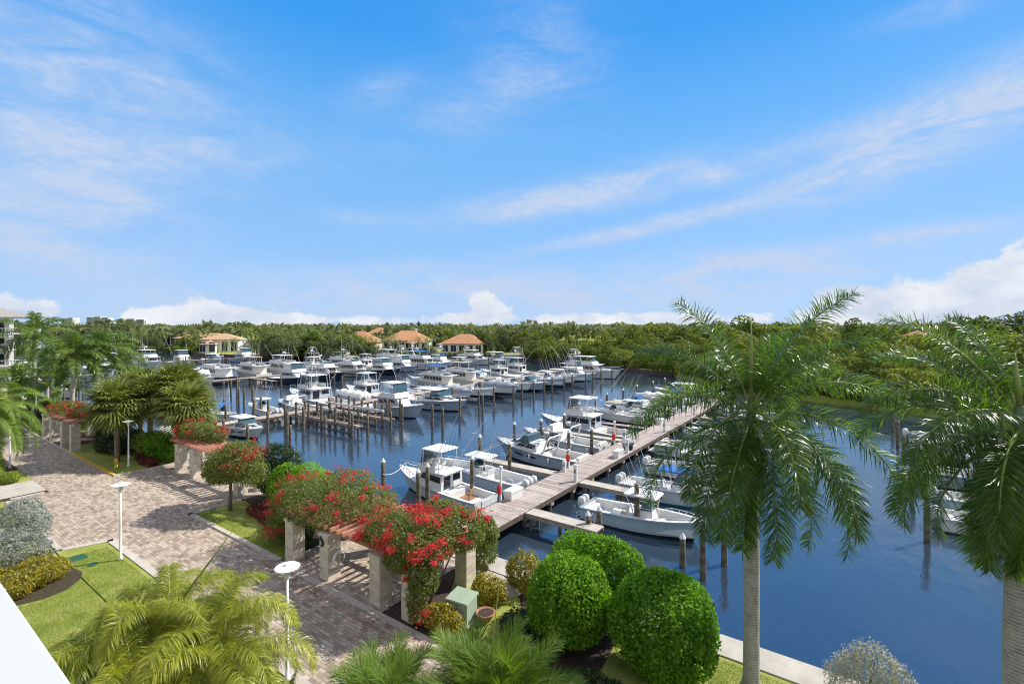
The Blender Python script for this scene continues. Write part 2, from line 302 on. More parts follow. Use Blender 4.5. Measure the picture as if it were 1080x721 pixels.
def water_mat():
    m, nt, b = nodes_of('marina_water')
    f = noise_of(nt, .05, 3)
    nt.links.new(ramp(nt, f, [(.3, (.022, .038, .060)), (.7, (.032, .048, .072))]), b.inputs['Base Color'])
    b.inputs['Roughness'].default_value = .045; b.inputs['IOR'].default_value = 2.25; b.inputs['Specular IOR Level'].default_value = .5
    b.inputs['Specular Tint'].default_value = (.46, .79, 1, 1)
    wr = N(nt, 'ShaderNodeMapRange'); wr.inputs[1].default_value = .42; wr.inputs[2].default_value = .68; wr.inputs[3].default_value = .03; wr.inputs[4].default_value = .11; nt.links.new(noise_of(nt, .035, 5, .6), wr.inputs[0]); nt.links.new(wr.outputs[0], b.inputs['Roughness'])
    a = noise_of(nt, 1.1, 6, .6, vec_scale=(1, .45, 1)); c = noise_of(nt, .22, 3)
    k = N(nt, 'ShaderNodeMath', operation='MULTIPLY_ADD'); nt.links.new(c, k.inputs[0]); k.inputs[1].default_value = 1.2; nt.links.new(a, k.inputs[2])
    bump(nt, b, k.outputs[0], .115, .25); return m
M['water'] = water_mat()

# ------------------------------------------------------------------ mesh helpers
class MB:
    def __init__(s): s.v = []; s.f = []; s.m = []
    def add(s, vs, fs, mi=0):
        o = len(s.v); s.v += [tuple(x) for x in vs]; s.f += [tuple(i+o for i in f) for f in fs]; s.m += [mi]*len(fs); return s
    def box(s, x0, x1, y0, y1, z0, z1, mi=0):
        return s.add([(x0,y0,z0),(x1,y0,z0),(x1,y1,z0),(x0,y1,z0),(x0,y0,z1),(x1,y0,z1),(x1,y1,z1),(x0,y1,z1)],
                     [(0,3,2,1),(4,5,6,7),(0,1,5,4),(1,2,6,5),(2,3,7,6),(3,0,4,7)], mi)
    def bbox(s, x0, x1, y0, y1, z0, z1, b=.03, mi=0):
        """box with chamfered upright edges and top"""
        def ring(i, z): return [(x0+i,y0+i,z),(x1-i,y0+i,z),(x1-i,y1-i,z),(x0+i,y1-i,z)]
        def ring8(i, z, c):
            a0,a1,c0,c1 = x0+i,x1-i,y0+i,y1-i
            return [(a0+c,c0,z),(a1-c,c0,z),(a1,c0+c,z),(a1,c1-c,z),(a1-c,c1,z),(a0+c,c1,z),(a0,c1-c,z),(a0,c0+c,z)]
        return s.loft([ring8(0,z0,b), ring8(0,z1-b,b), ring8(b*.7,z1,b)], mi=mi)
    def loft(s, rings, cap0=True, cap1=True, closed=True, mi=0):
        n = len(rings[0]); vs = [p for r in rings for p in r]; fs = []
        for i in range(len(rings)-1):
            for j in range(n if closed else n-1):
                k = (j+1) % n; fs.append((i*n+j, i*n+k, (i+1)*n+k, (i+1)*n+j))
        if cap0: fs.append(tuple(range(n-1, -1, -1)))
        if cap1: fs.append(tuple((len(rings)-1)*n+j for j in range(n)))
        return s.add(vs, fs, mi)
    def prism(s, poly, z0, z1, mi=0):
        return s.loft([[(x,y,z0) for x,y in poly], [(x,y,z1) for x,y in poly]], mi=mi)
    def tube(s, pts, r, n=6, mi=0, caps=True):
        pts = [Vector(p) for p in pts]; rs = r if isinstance(r, (list, tuple)) else [r]*len(pts); rings = []
        up = None
        for i, p in enumerate(pts):
            d = (pts[min(i+1, len(pts)-1)] - pts[max(i-1, 0)]).normalized()
            if up is None or abs(up.dot(d)) > .95: up = Vector((0,0,1)) if abs(d.z) < .9 else Vector((1,0,0))
            a = d.cross(up).normalized(); b = a.cross(d)
            rings.append([tuple(p + (a*math.cos(t) + b*math.sin(t))*rs[i]) for t in [6.2832*k/n for k in range(n)]])
        return s.loft(rings, caps, caps, mi=mi)
    def lathe(s, prof, n=16, c=(0,0), mi=0):
        rings = [[(c[0]+r*math.cos(6.2832*k/n), c[1]+r*math.sin(6.2832*k/n), z) for k in range(n)] for r, z in prof]
        return s.loft(rings, mi=mi)
    def panel(s, q, u0, u1, v0, v1, off=.012, mi=0, th=.01):
        """thin plate lying on the quad q (a,b,c,d), proud of it by off"""
        a,b,c,d = [Vector(p) for p in q]; n = (b-a).cross(d-a).normalized()
        def at(u, v): return (a*(1-u)+b*u)*(1-v) + (d*(1-u)+c*u)*v
        P = [at(u0,v0), at(u1,v0), at(u1,v1), at(u0,v1)]
        lo = [tuple(p+n*(off-th)) for p in P]; hi = [tuple(p+n*off) for p in P]
        return s.loft([lo, hi], mi=mi)
    def build(s, name, mats, parent=None, smooth=False, loc=None):
        me = bpy.data.meshes.new(name); me.from_pydata(s.v, [], s.f)
        for k in (mats if isinstance(mats, (list, tuple)) else [mats]): me.materials.append(M[k] if isinstance(k, str) else k)
        me.polygons.foreach_set('material_index', s.m)
        if smooth: me.polygons.foreach_set('use_smooth', [True]*len(s.f))
        me.update(); o = bpy.data.objects.new(name, me); COL.objects.link(o)
        if parent: reg(o, parent)
        if loc: o.location = loc
        return o
def np_mesh(name, V, F, mat, parent=None, loc=None, mi=None):
    """mesh from arrays; F is (n,k)"""
    me = bpy.data.meshes.new(name); n, k = F.shape
    me.vertices.add(len(V)); me.vertices.foreach_set('co', np.asarray(V, np.float32).ravel())
    me.loops.add(n*k); me.loops.foreach_set('vertex_index', F.astype(np.int32).ravel())
    me.polygons.add(n); me.polygons.foreach_set('loop_start', np.arange(0, n*k, k, dtype=np.int32))
    me.update(calc_edges=True)
    for q in (mat if isinstance(mat, (list, tuple)) else [mat]): me.materials.append(M[q])
    o = bpy.data.objects.new(name, me); COL.objects.link(o)
    if parent: reg(o, parent)
    if loc: o.location = loc
    return o
def tag(o, label, cat, group=None):
    o['label'] = label; o['category'] = cat
    if group: o['group'] = group
    return o
def thing(name, label, cat, loc=(0,0,0), rz=0, group=None):
    o = bpy.data.objects.new(name, None); COL.objects.link(o); o.empty_display_size = .3
    o.location = loc; o.rotation_euler = (0, 0, rz); return tag(o, label, cat, group)
def structure(o): o['kind'] = 'structure'; return o
def stuff(o): o['kind'] = 'stuff'; return o
KIDS = {}
def kids(o): return KIDS.get(o.name, [])
def reg(o, parent):
    o.parent = parent; KIDS.setdefault(parent.name, []).append(o)
def dup(root, loc, rz=0, label=None, group=None, sc=None):
    r = root.copy(); COL.objects.link(r); r.location = loc; r.rotation_euler = (0, 0, rz)
    if label: r['label'] = label
    if group: r['group'] = group
    if sc: r.scale = (sc, sc, sc) if isinstance(sc, (int, float)) else sc
    for ch in kids(root):
        c = ch.copy(); COL.objects.link(c); reg(c, r)
        for g in kids(ch):
            d = g.copy(); COL.objects.link(d); reg(d, c)
    return r
def remove(root):
    for ch in list(kids(root)):
        for g in list(kids(ch)): bpy.data.objects.remove(g)
        bpy.data.objects.remove(ch)
    bpy.data.objects.remove(root)
F_, H_, HY_ = 516., 12.5, 342.
c_, s_ = math.cos(YAW), math.sin(YAW)
def G(px, py, z=0):
    """ground plan of a measured point at height z"""
    D = F_*(H_-z)/(py-HY_); X = (px-540)/F_*D
    return (X*c_ - D*s_, X*s_ + D*c_)
def GD(px, D):
    X = (px-540)/F_*D; return (X*c_ - D*s_, X*s_ + D*c_)
# ------------------------------------------------------------------ the setting
WZ = -1.4                                            # water level
def flat(name, poly, z, mat):
    b = MB(); b.add([(x, y, z) for x, y in poly], [tuple(range(len(poly)))]); return structure(b.build(name, mat))
def rect(x0, x1, y0, y1): return [(x0,y0),(x1,y0),(x1,y1),(x0,y1)]
flat('sea_bed', rect(-6000, 6000, -300, 6000), -4.2, 'bed')
def water():
    b = MB(); b.add([(x, y, WZ) for x, y in rect(-6000, 6000, 20.7, 6000)], [(0,1,2,3)]); return structure(b.build('water', 'water'))
water()
def slab(name, poly, z0, z1, mat):
    b = MB(); b.prism(poly, z0, z1); return structure(b.build(name, mat))
slab('ground', rect(-420, 160, -60, 19.6), -4.2, 0, 'soil')
# seawall with its concrete cap
sw = thing('seawall', 'long concrete seawall cap along the near edge of the marina', 'seawall', (0,0,0))
b = MB(); b.box(-420, 160, 19.75, 20.75, -4.2, -.12); b.build('wall', 'concrete', sw)
b = MB()
x = -420
while x < 160:
    b.bbox(x, min(160, x+5.985), 19.6, 20.95, -.12, .06, .02); x += 6
b.build('cap', 'concrete', sw)

far_shore = [(-6000, 330), (-700, 190), (-330, 122), (-298, 113), (-238, 97), (-200, 104), (-178, 124), (-146, 163), (-112, 167), (-92, 150), (-63, 142), (-40, 131),
             (-15, 107), (4, 98), (25, 91), (60, 86), (160, 80), (6000, 60), (6000, 6000), (-6000, 6000)]
slab('ground', far_shore, -4.2, -.35, 'lawn')
def road():
    poly = [(-300, 9.85), (-54.2, 9.85), (-49.3, 9.85), (-49.3, 7.8), (-36.2, 7.8), (-35.4, 9.85), (-9.5, 9.85), (-9.5, 12), (-12.6, 13.9),
            (-24.9, 13.9), (-35.9, 13.9), (-35.9, 17.2), (-35.9, 19.5), (-49.9, 19.5), (-49.9, 13.9), (-300, 13.9)]
    flat('road', poly, .012, 'paver')
    flat('pavement', [(-24.9, 13.9), (-16.9, 13.9), (-16.9, 19.58), (-24.9, 19.58)], .016, 'paver')
    flat('pavement', [(-24.9, 13.72), (-12.4, 13.72), (-12.4, 14.05), (-24.9, 14.05)], .020, 'kerb')
road()
def kerb_strip(name, pts, wd, h, mat):
    """kerb along a polyline, offset to its left by wd"""
    b = MB()
    for (x0,y0),(x1,y1) in zip(pts, pts[1:]):
        d = Vector((x1-x0, y1-y0)); L = d.length; d.normalize(); n = Vector((-d.y, d.x))*wd
        q = [(x0,y0),(x1,y1),(x1+n.x,y1+n.y),(x0+n.x,y0+n.y)]
        b.prism(q, 0, h)
    return structure(b.build(name, mat))
kerb_strip('kerb', [(-35.9, 17.2), (-35.9, 13.9), (-25.0, 13.9)], .26, .10, 'kerb')
kerb_strip('kerb', [(-49.9, 19.4), (-49.9, 13.9)], -.22, .10, 'kerb')
kerb_strip('kerb', [(-50.15, 13.9), (-62, 13.9)], -.24, .12, 'kerb_yellow')
kerb_strip('kerb', [(-62.1, 13.9), (-300, 13.9)], -.22, .10, 'kerb')
kerb_strip('kerb', [(-49.3, 9.6), (-49.3, 7.8)], -.3, .05, 'kerb')
kerb_strip('kerb', [(-49.0, 7.8), (-36.2, 7.8), (-35.4, 9.85), (-9.5, 9.85)], -.34, .05, 'kerb')
flat('path', [(-54.2, -20), (-50.0, -20), (-50.0, 9.84), (-54.2, 9.84)], .016, 'concrete')
# lawns
flat('lawn', rect(-49.3, -12, -20, 7.46), .008, 'lawn'); flat('lawn', [(-36.1, 7.4), (-12, 7.4), (-12, 9.51), (-35.15, 9.51)], .008, 'lawn')
flat('lawn', rect(-59, -54.25, -20, 9.84), .008, 'lawn'); flat('lawn', rect(-66, -50.2, 14.15, 19.55), .008, 'lawn')
flat('lawn', [(-35.6, 14.2), (-25.0, 14.2), (-25.0, 15.4), (-30, 16.6), (-35.6, 17.4)], .008, 'lawn')
flat('lawn', [(-7.6, 16.2), (-3, 15.0), (8, 14.0), (8, 19.58), (-7.9, 19.58)], .008, 'lawn')
flat('lawn', [(-15.3, 16.6), (-13.6, 15.4), (-11.6, 14.4), (-10.8, 16.1), (-12.6, 18.4), (-14.6, 19.58), (-16.6, 19.58), (-16.2, 18)], .008, 'lawn')
flat('lawn', rect(-200, -66.2, -20, 8), .008, 'lawn'); flat('lawn', rect(-160, -70, 17.4, 19.58), .008, 'lawn')
# short grass standing on the lawns nearest the balcony
def grass(name, areas, n):
    rng = np.random.default_rng(3); V = []; tot = sum((a[1]-a[0])*(a[3]-a[2]) for a in areas)
    P = []
    for a in areas:
        k = int(n*(a[1]-a[0])*(a[3]-a[2])/tot); P.append(np.c_[rng.uniform(a[0],a[1],k), rng.uniform(a[2],a[3],k)])
    P = np.vstack(P); k = len(P); an = rng.uniform(0, 6.28, k); h = rng.uniform(.03, .075, k); ln = rng.normal(0, .03, (k,2)); wd = .008
    dx = np.c_[np.cos(an), np.sin(an)]*wd
    b0 = np.c_[P-dx, np.full(k,.006)]; b1 = np.c_[P+dx, np.full(k,.006)]; t = np.c_[P+ln, h]
    V = np.stack([b0,b1,t],1).reshape(-1,3); F = np.arange(3*k).reshape(-1,3)
    return stuff(tag(np_mesh(name, V, F, 'blade'), 'short mown grass growing on the lawns below the balcony', 'grass'))
grass('grass', [(-34.5, -20, 4, 9.3), (-7.2, 4, 16.6, 19.4), (-35.3, -25.2, 14.3, 15.3)], 90000)

# the white balcony parapet just below the camera
bp = thing('balcony_parapet', 'smooth white balcony parapet in the bottom left corner', 'parapet', (0,0,0))
for xa, xb in ((-9, -4.406), (-4.4, -1.906), (-1.9, .594), (.6, 5)):
    b = MB(); b.bbox(xa, xb, -.17, .226, 11.80, 11.95, .012); b.build('cap', 'parapet', bp)
b = MB(); b.box(-9, 5, -.12, .18, 10.6, 11.80); b.build('wall', 'parapet', bp)

# ------------------------------------------------------------------ lamps, columns, pergolas
def lamp_post(loc, label):
    t = thing('lamp_post', label, 'lamp post', (*loc, 0), 0, 'white lamp posts along the brick road')
    b = MB(); b.lathe([(.11,0),(.11,.18),(.065,.24),(.058,1.8),(.045,3.62)], 14); b.build('pole', 'white_matte', t, True)
    b = MB(); b.lathe([(.045,3.60),(.10,3.64),(.10,3.72),(.05,3.74)], 14)
    for k in range(3):
        a = 2.09*k; b.tube([(.09*math.cos(a),.09*math.sin(a),3.72),(.17*math.cos(a),.17*math.sin(a),3.85),(.13*math.cos(a),.13*math.sin(a),3.99)], .013, 5)
    b.build('bracket', 'white_matte', t)
    b = MB(); b.lathe([(.06,3.74),(.10,3.80),(.10,3.92),(.05,3.98)], 14); b.build('globe', 'lamp_glass', t, True)
    b = MB(); b.lathe([(.02,3.98),(.40,3.985),(.425,4.00),(.40,4.02),(.16,4.05),(.10,4.08),(.09,4.12),(.02,4.13)], 28); b.build('shade', 'white_matte', t)
    return t
lamp_post((-32.0, 9.2), 'white lamp post with a saucer top on the lawn beside the brick road')
lamp_post((-16.35, 9.45), 'white lamp post with a saucer top half hidden behind the yellow-green arching palm clump')
lamp_post((-60.0, 9.45), 'distant white lamp post behind the lime hedge at the left edge')
lamp_post((-52.3, 15.6), 'slim white lamp post between the cabbage palm trunks and the yellow hydrant')

def pergola(name, label, cols, rows, xr, yr, top, joists, wallx=None):
    """stone columns in rows under terracotta beams"""
    t = thing(name, label, 'pergola', (cols[0][0], cols[0][1], 0)); ox, oy = cols[0]
    for (cx, cy) in cols:
        b = MB(); b.bbox(cx-.36-ox, cx+.36-ox, cy-.36-oy, cy+.36-oy, 0, top-.16, .02); b.bbox(cx-.41-ox, cx+.41-ox, cy-.41-oy, cy+.41-oy, top-.158, top, .02)
        b.build('column', 'stone', t)
    for y in rows:
        b = MB(); b.bbox(xr[0]-ox, xr[1]-ox, y-.09-oy, y+.09-oy, top+.002, top+.26, .015); b.build('beam', 'terra', t)
    for i in range(joists):
        x = xr[0] + .15 + (xr[1]-xr[0]-.3)*i/(joists-1)
        b = MB(); b.bbox(x-.05-ox, x+.05-ox, yr[0]-oy, yr[1]-oy, top+.262, top+.44, .012); b.build('joist', 'terra', t)
    return t
pergola('garden_pergola', 'stone column pergola with terracotta beams under red bougainvillea at the road edge', [(-24.5,14.6),(-21.4,14.6),(-17.6,14.6),(-15.5,14.6),(-24.5,18.0),(-21.4,18.0),(-17.6,18.0),(-15.5,18.0)],
        (14.6, 18.0), (-25.2, -14.9), (14.15, 18.5), 2.25, 22)
pergola('garden_pergola', 'stone column pergola with a terracotta top set back behind the paved apron', [(-47.3,17.8),(-44.4,17.8),(-41.2,17.8),(-37.0,17.8),(-47.3,19.2),(-44.4,19.2),(-37.0,19.2)], (17.8, 19.2), (-48, -36.3), (17.2, 19.7), 2.3, 22)
pergola('garden_pergola', 'row of stone columns under faded bougainvillea beyond the cabbage palms', [(-73.5,14.5),(-70.4,14.5),(-66.4,14.5),(-63.2,14.5),(-70.4,17.5),(-63.2,17.5)], (14.5, 17.5), (-74.2, -62.6), (14, 18), 2.6, 22)
# low stone seat wall, hose coil and dark emblem at the entrance
b = MB(); b.bbox(-20.9, -18.6, 17.0, 17.55, .02, .5, .03); tag(b.build('seat_wall', 'stone'), 'low pale stone seat wall inside the pergola entrance', 'seat wall')
b = MB()
for k in range(4):
    b.tube([(-20.93+.02*k, 14.75+.34*math.cos(a)*(1-.05*k), 1.0+.34*math.sin(a)*(1-.05*k)) for a in [6.2832*i/24 for i in range(25)]], .018, 5)
hc = tag(b.build('hose_coil', 'canvas_white', None, True), 'coiled pale hose hanging on a pergola column at the entrance', 'hose')
em = thing('wall_emblem', 'dark metal scroll emblem fixed to the face of the entrance column', 'emblem', (-21.5, 14.225, 1.78))
b = MB(); b.tube([(0.02,0,.36),(-.09,-.02,.30),(-.10,-.02,.20),(.02,-.02,.12),(.10,-.02,.0),(.06,-.02,-.13),(-.05,-.02,-.16),(-.08,-.02,-.07)], [.03,.05,.06,.065,.06,.05,.035,.02], 7); b.build('body', 'black', em, True)
b = MB(); b.tube([(-.09,-.02,.30),(-.2,-.02,.25)], [.03,.015], 6); b.tube([(.08,-.02,.03),(.19,-.02,.1)], [.03,.01], 6); b.build('arm', 'black', em, True)
# hydrant
hy = thing('fire_hydrant', 'yellow fire hydrant on the grass beside the brick apron', 'hydrant', (-52.9, 14.9, .01))
b = MB(); b.lathe([(.17,0),(.17,.06),(.11,.08),(.11,.52),(.15,.54),(.15,.60),(.12,.64),(.08,.74),(.03,.78),(.03,.83)], 14); b.build('body', 'yellow', hy, True)
for a in (0, 2.09, 4.19):
    b = MB(); b.tube([(.1*math.cos(a),.1*math.sin(a),.42),(.2*math.cos(a),.2*math.sin(a),.42)], .06, 8); b.build('outlet', 'yellow', hy)
# transformer box and pot in the shrub bed
tb = thing('utility_cabinet', 'pale green metal utility cabinet among shrubs beside the bougainvillea', 'cabinet', (-13.75, 15.75, 0), R(8))
b = MB(); b.bbox(-.5,.5,-.42,.42,.04,.92,.02); b.build('body', 'box_green', tb)
b = MB(); b.loft([[(-.55,-.5,.92),(.55,-.5,.92),(.55,.47,1.0),(-.55,.47,1.0)],[(-.53,-.48,.98),(.53,-.48,.98),(.53,.45,1.06),(-.53,.45,1.06)]]); b.build('lid', 'box_green', tb)
b = MB(); b.box(-.62,.62,-.55,.55,.005,.05); b.build('pad', 'concrete', tb)
b = MB(); b.box(-.01,.012,-.426,-.421,.1,.88); b.box(.06,.1,-.44,-.42,.45,.6); b.build('door_seam', 'grey', tb)
pt = thing('terracotta_pot', 'wide terracotta bowl pot beside the green utility cabinet', 'pot', (-12.85, 16.2, 0)); pt.scale = (.72, .72, .72)
b = MB(); b.lathe([(.26,0),(.3,.05),(.5,.42),(.56,.46),(.56,.54),(.5,.54),(.46,.44),(.1,.42)], 20); b.build('bowl', 'pot', pt, True)
b = MB(); b.lathe([(.02,.44),(.46,.45),(.44,.49),(.02,.5)], 14); b.build('soil', 'soil', pt)
# drain covers in the lawn
tag(MB().bbox(-34.5, -33.7, 7.55, 8.3, .004, .05, .03).build('drain_cover', 'drain_green'), 'square dark green utility cover set in the lawn', 'cover')
tag(MB().lathe([(.02,.004),(.24,.004),(.24,.03),(.02,.035)], 16, (-32.55, 8.2)).build('valve_cover', 'drain_green'), 'small round valve cover in the lawn near the lamp post', 'cover')
flat('path', [(-15.4, 19.0), (-13.0, 18.2), (-12.6, 18.9), (-14.4, 19.58), (-16.8, 19.58)], .018, 'concrete')
# ------------------------------------------------------------------ boats
def hull(mb, L, B, fs, fb, draft=.55, fine=1.9, rake=.16, stripe=True, n=16):
    """outer skin; material 0 topsides, 1 bottom, 2 rub rail. Returns sheer(t) -> (x, half beam, z)"""
    def S_(t):
        bs = B/2*(.93+.07*min(1, t/.35)) if t < .4 else B/2*(1-((t-.4)/.6)**2.5)
        return bs, fs+(fb-fs)*t**1.7
    def X(t, h): return -L/2 + L*t*(1-rake*(1-h)*(.25+.75*t))
    rings = []
    for i in range(n+1):
        t = i/n; bs, zs = S_(t); bw = bs*.9*(1-.55*max(0, (t-.3)/.7)**fine); bs_ = max(bs, .02); bw = max(bw, .012)
        lv = [(0, -draft*(1-.75*t**3)), (bw*.93, -.12+.1*t**3), (bw, .10+.06*t), (bw+(bs_-bw)*.42, .1+(zs-.1)*.55), (bs_, zs-.07), (bs_+.03, zs-.05), (bs_+.03, zs)]
        rings.append([(X(t, max(0, min(1, (z+draft)/(zs+draft)))), y, z) for y, z in lv])
    m = len(rings[0])
    for sgn in (1, -1):
        vs = [(x, y*sgn, z) for r in rings for x, y, z in r]; groups = {0: [], 1: [], 2: []}
        for i in range(n):
            for j in range(m-1):
                f = (i*m+j, (i+1)*m+j, (i+1)*m+j+1, i*m+j+1) if sgn < 0 else (i*m+j, i*m+j+1, (i+1)*m+j+1, (i+1)*m+j)
                groups[1 if j < 2 else (2 if j >= 4 else 0)].append(f)
        o = len(mb.v); mb.v += vs
        for k, fl in groups.items(): mb.f += [tuple(i+o for i in f) for f in fl]; mb.m += [k]*len(fl)
    r = rings[0]; mb.add([(x,y,z) for x,y,z in r]+[(x,-y,z) for x,y,z in reversed(r)], [tuple(range(2*m))], 0)
    return lambda t: (X(t, 1), S_(t)[0], S_(t)[1])
def deck(mb, sh, t0, t1, inset=.04, dz=-.03, camber=.07, n=10, mi=0):
    rows = []
    for i in range(n+1):
        t = t0+(t1-t0)*i/n; x, bs, z = sh(t); b = max(.01, bs-inset); rows.append([(x,-b,z+dz),(x,-b*.5,z+dz+camber*.75),(x,0,z+dz+camber),(x,b*.5,z+dz+camber*.75),(x,b,z+dz)])
    return mb.loft(rows, False, False, False, mi)
def well(mb, sh, t0, t1, sole, gun=.28, n=10, mi=0):
    """open cockpit: gunwale, inner wall and sole, with end walls"""
    rows = []
    for i in range(n+1):
        t = t0+(t1-t0)*i/n; x, bs, z = sh(t); a = max(.03, bs-.01); c = max(.02, bs-gun)
        rows.append([(x,-a,z),(x,-c,z+.015),(x,-c*.98,sole),(x,c*.98,sole),(x,c,z+.015),(x,a,z)])
    mb.loft(rows, False, False, False, mi)
    for r in (rows[0], rows[-1]): mb.add(r[1:5], [(0,1,2,3)], mi)
    return mb
def house(mb, x0, x1, wb, wf, z0, z1, rf=.6, rb=.1, tumble=.08, mi=0, crown=.06):
    """deckhouse; returns its side, front and back quads (for windows)"""
    A = [(x0,-wb,z0),(x1,-wf,z0),(x1,wf,z0),(x0,wb,z0)]
    wy = lambda x: wb+(wf-wb)*(x-x0)/(x1-x0)-tumble
    T = [(x0+rb,-wy(x0+rb),z1),(x1-rf,-wy(x1-rf),z1),(x1-rf,wy(x1-rf),z1),(x0+rb,wy(x0+rb),z1)]
    mb.loft([A, T], mi=mi)
    C = [(x+(.08 if k in (0,3) else -.08), y*.9, z1+crown) for k, (x,y,z) in enumerate(T)]
    mb.loft([T, C], False, True, mi=mi)
    return dict(R=[A[0],A[1],T[1],T[0]], L=[A[2],A[3],T[3],T[2]], F=[A[1],A[2],T[2],T[1]], B=[A[3],A[0],T[0],T[3]])
def rail(mb, sh, t0, t1, h, inset=.12, n=9, r=.018):
    for sg in (1, -1):
        top = []
        for i in range(n+1):
            t = t0+(t1-t0)*i/n; x, bs, z = sh(t); y = sg*max(0.0, bs-inset); hh = h*(1 if t > t0+.02 else .3); top.append((x,y,z+hh)); mb.tube([(x,y,z),(x,y,z+hh)], r*1.1, 4)
        mb.tube(top, r*1.4, 5)
    return mb
def slabtop(mb, x0, x1, w, z, th=.09, bow=.05, mi=0):
    """thin crowned hardtop with rounded corners"""
    def ring(i, zz):
        a0, a1, ww = x0+i, x1-i, w-i; c = .28
        return [(a0+c*.6,-ww,zz),(a1-c,-ww,zz),(a1-.3*c,-ww+.25*c,zz),(a1,-ww+c,zz),(a1,ww-c,zz),(a1-.3*c,ww-.25*c,zz),(a1-c,ww,zz),(a0+c*.6,ww,zz),(a0,ww-c*.6,zz),(a0,-ww+c*.6,zz)]
    return mb.loft([ring(.05,z), ring(0,z+th*.5), ring(.04,z+th), ring(min(.4,w*.4),z+th+bow)], mi=mi)
def outboard(name, parent, x, y, z=.5, mat='white', tilt=0):
    o = MB()
    o.loft([[(x+dx*s1,y+dy*s1,zz) for dx,dy in ((-.34,-.12),(-.28,-.2),(.1,-.19),(.2,-.1),(.2,.1),(.1,.19),(-.28,.2),(-.34,.12))] for zz, s1 in ((z,.75),(z+.12,1),(z+.5,.98),(z+.68,.8),(z+.74,.4))])
    cw = o.build(name, mat, parent, True)
    l = MB(); l.box(x-.12,x+.16,y-.07,y+.07,z-.75,z); l.box(x-.3,x+.2,y-.14,y+.14,z-.5,z-.46); l.lathe([(.02,0),(.1,.02),(.1,.1),(.02,.12)], 8, (0,0)) if False else None
    l.build('lower_unit', 'grey', cw); return cw
def seat(name, parent, x, y, z, mat='white', s=1):
    b = MB(); b.bbox(x-.26*s,x+.26*s,y-.26*s,y+.26*s,z+.42*s,z+.56*s,.05); b.loft([[(x-.28*s,y-.25*s,z+.54*s),(x-.18*s,y-.25*s,z+.54*s),(x-.18*s,y+.25*s,z+.54*s),(x-.28*s,y+.25*s,z+.54*s)],[(x-.36*s,y-.22*s,z+1.0*s),(x-.28*s,y-.22*s,z+1.0*s),(x-.28*s,y+.22*s,z+1.0*s),(x-.36*s,y+.22*s,z+1.0*s)]])
    b.tube([(x,y,z),(x,y,z+.43*s)], .06, 6); return b.build(name, mat, parent)
HM = lambda h, bt, tr='white': [h, bt, tr]

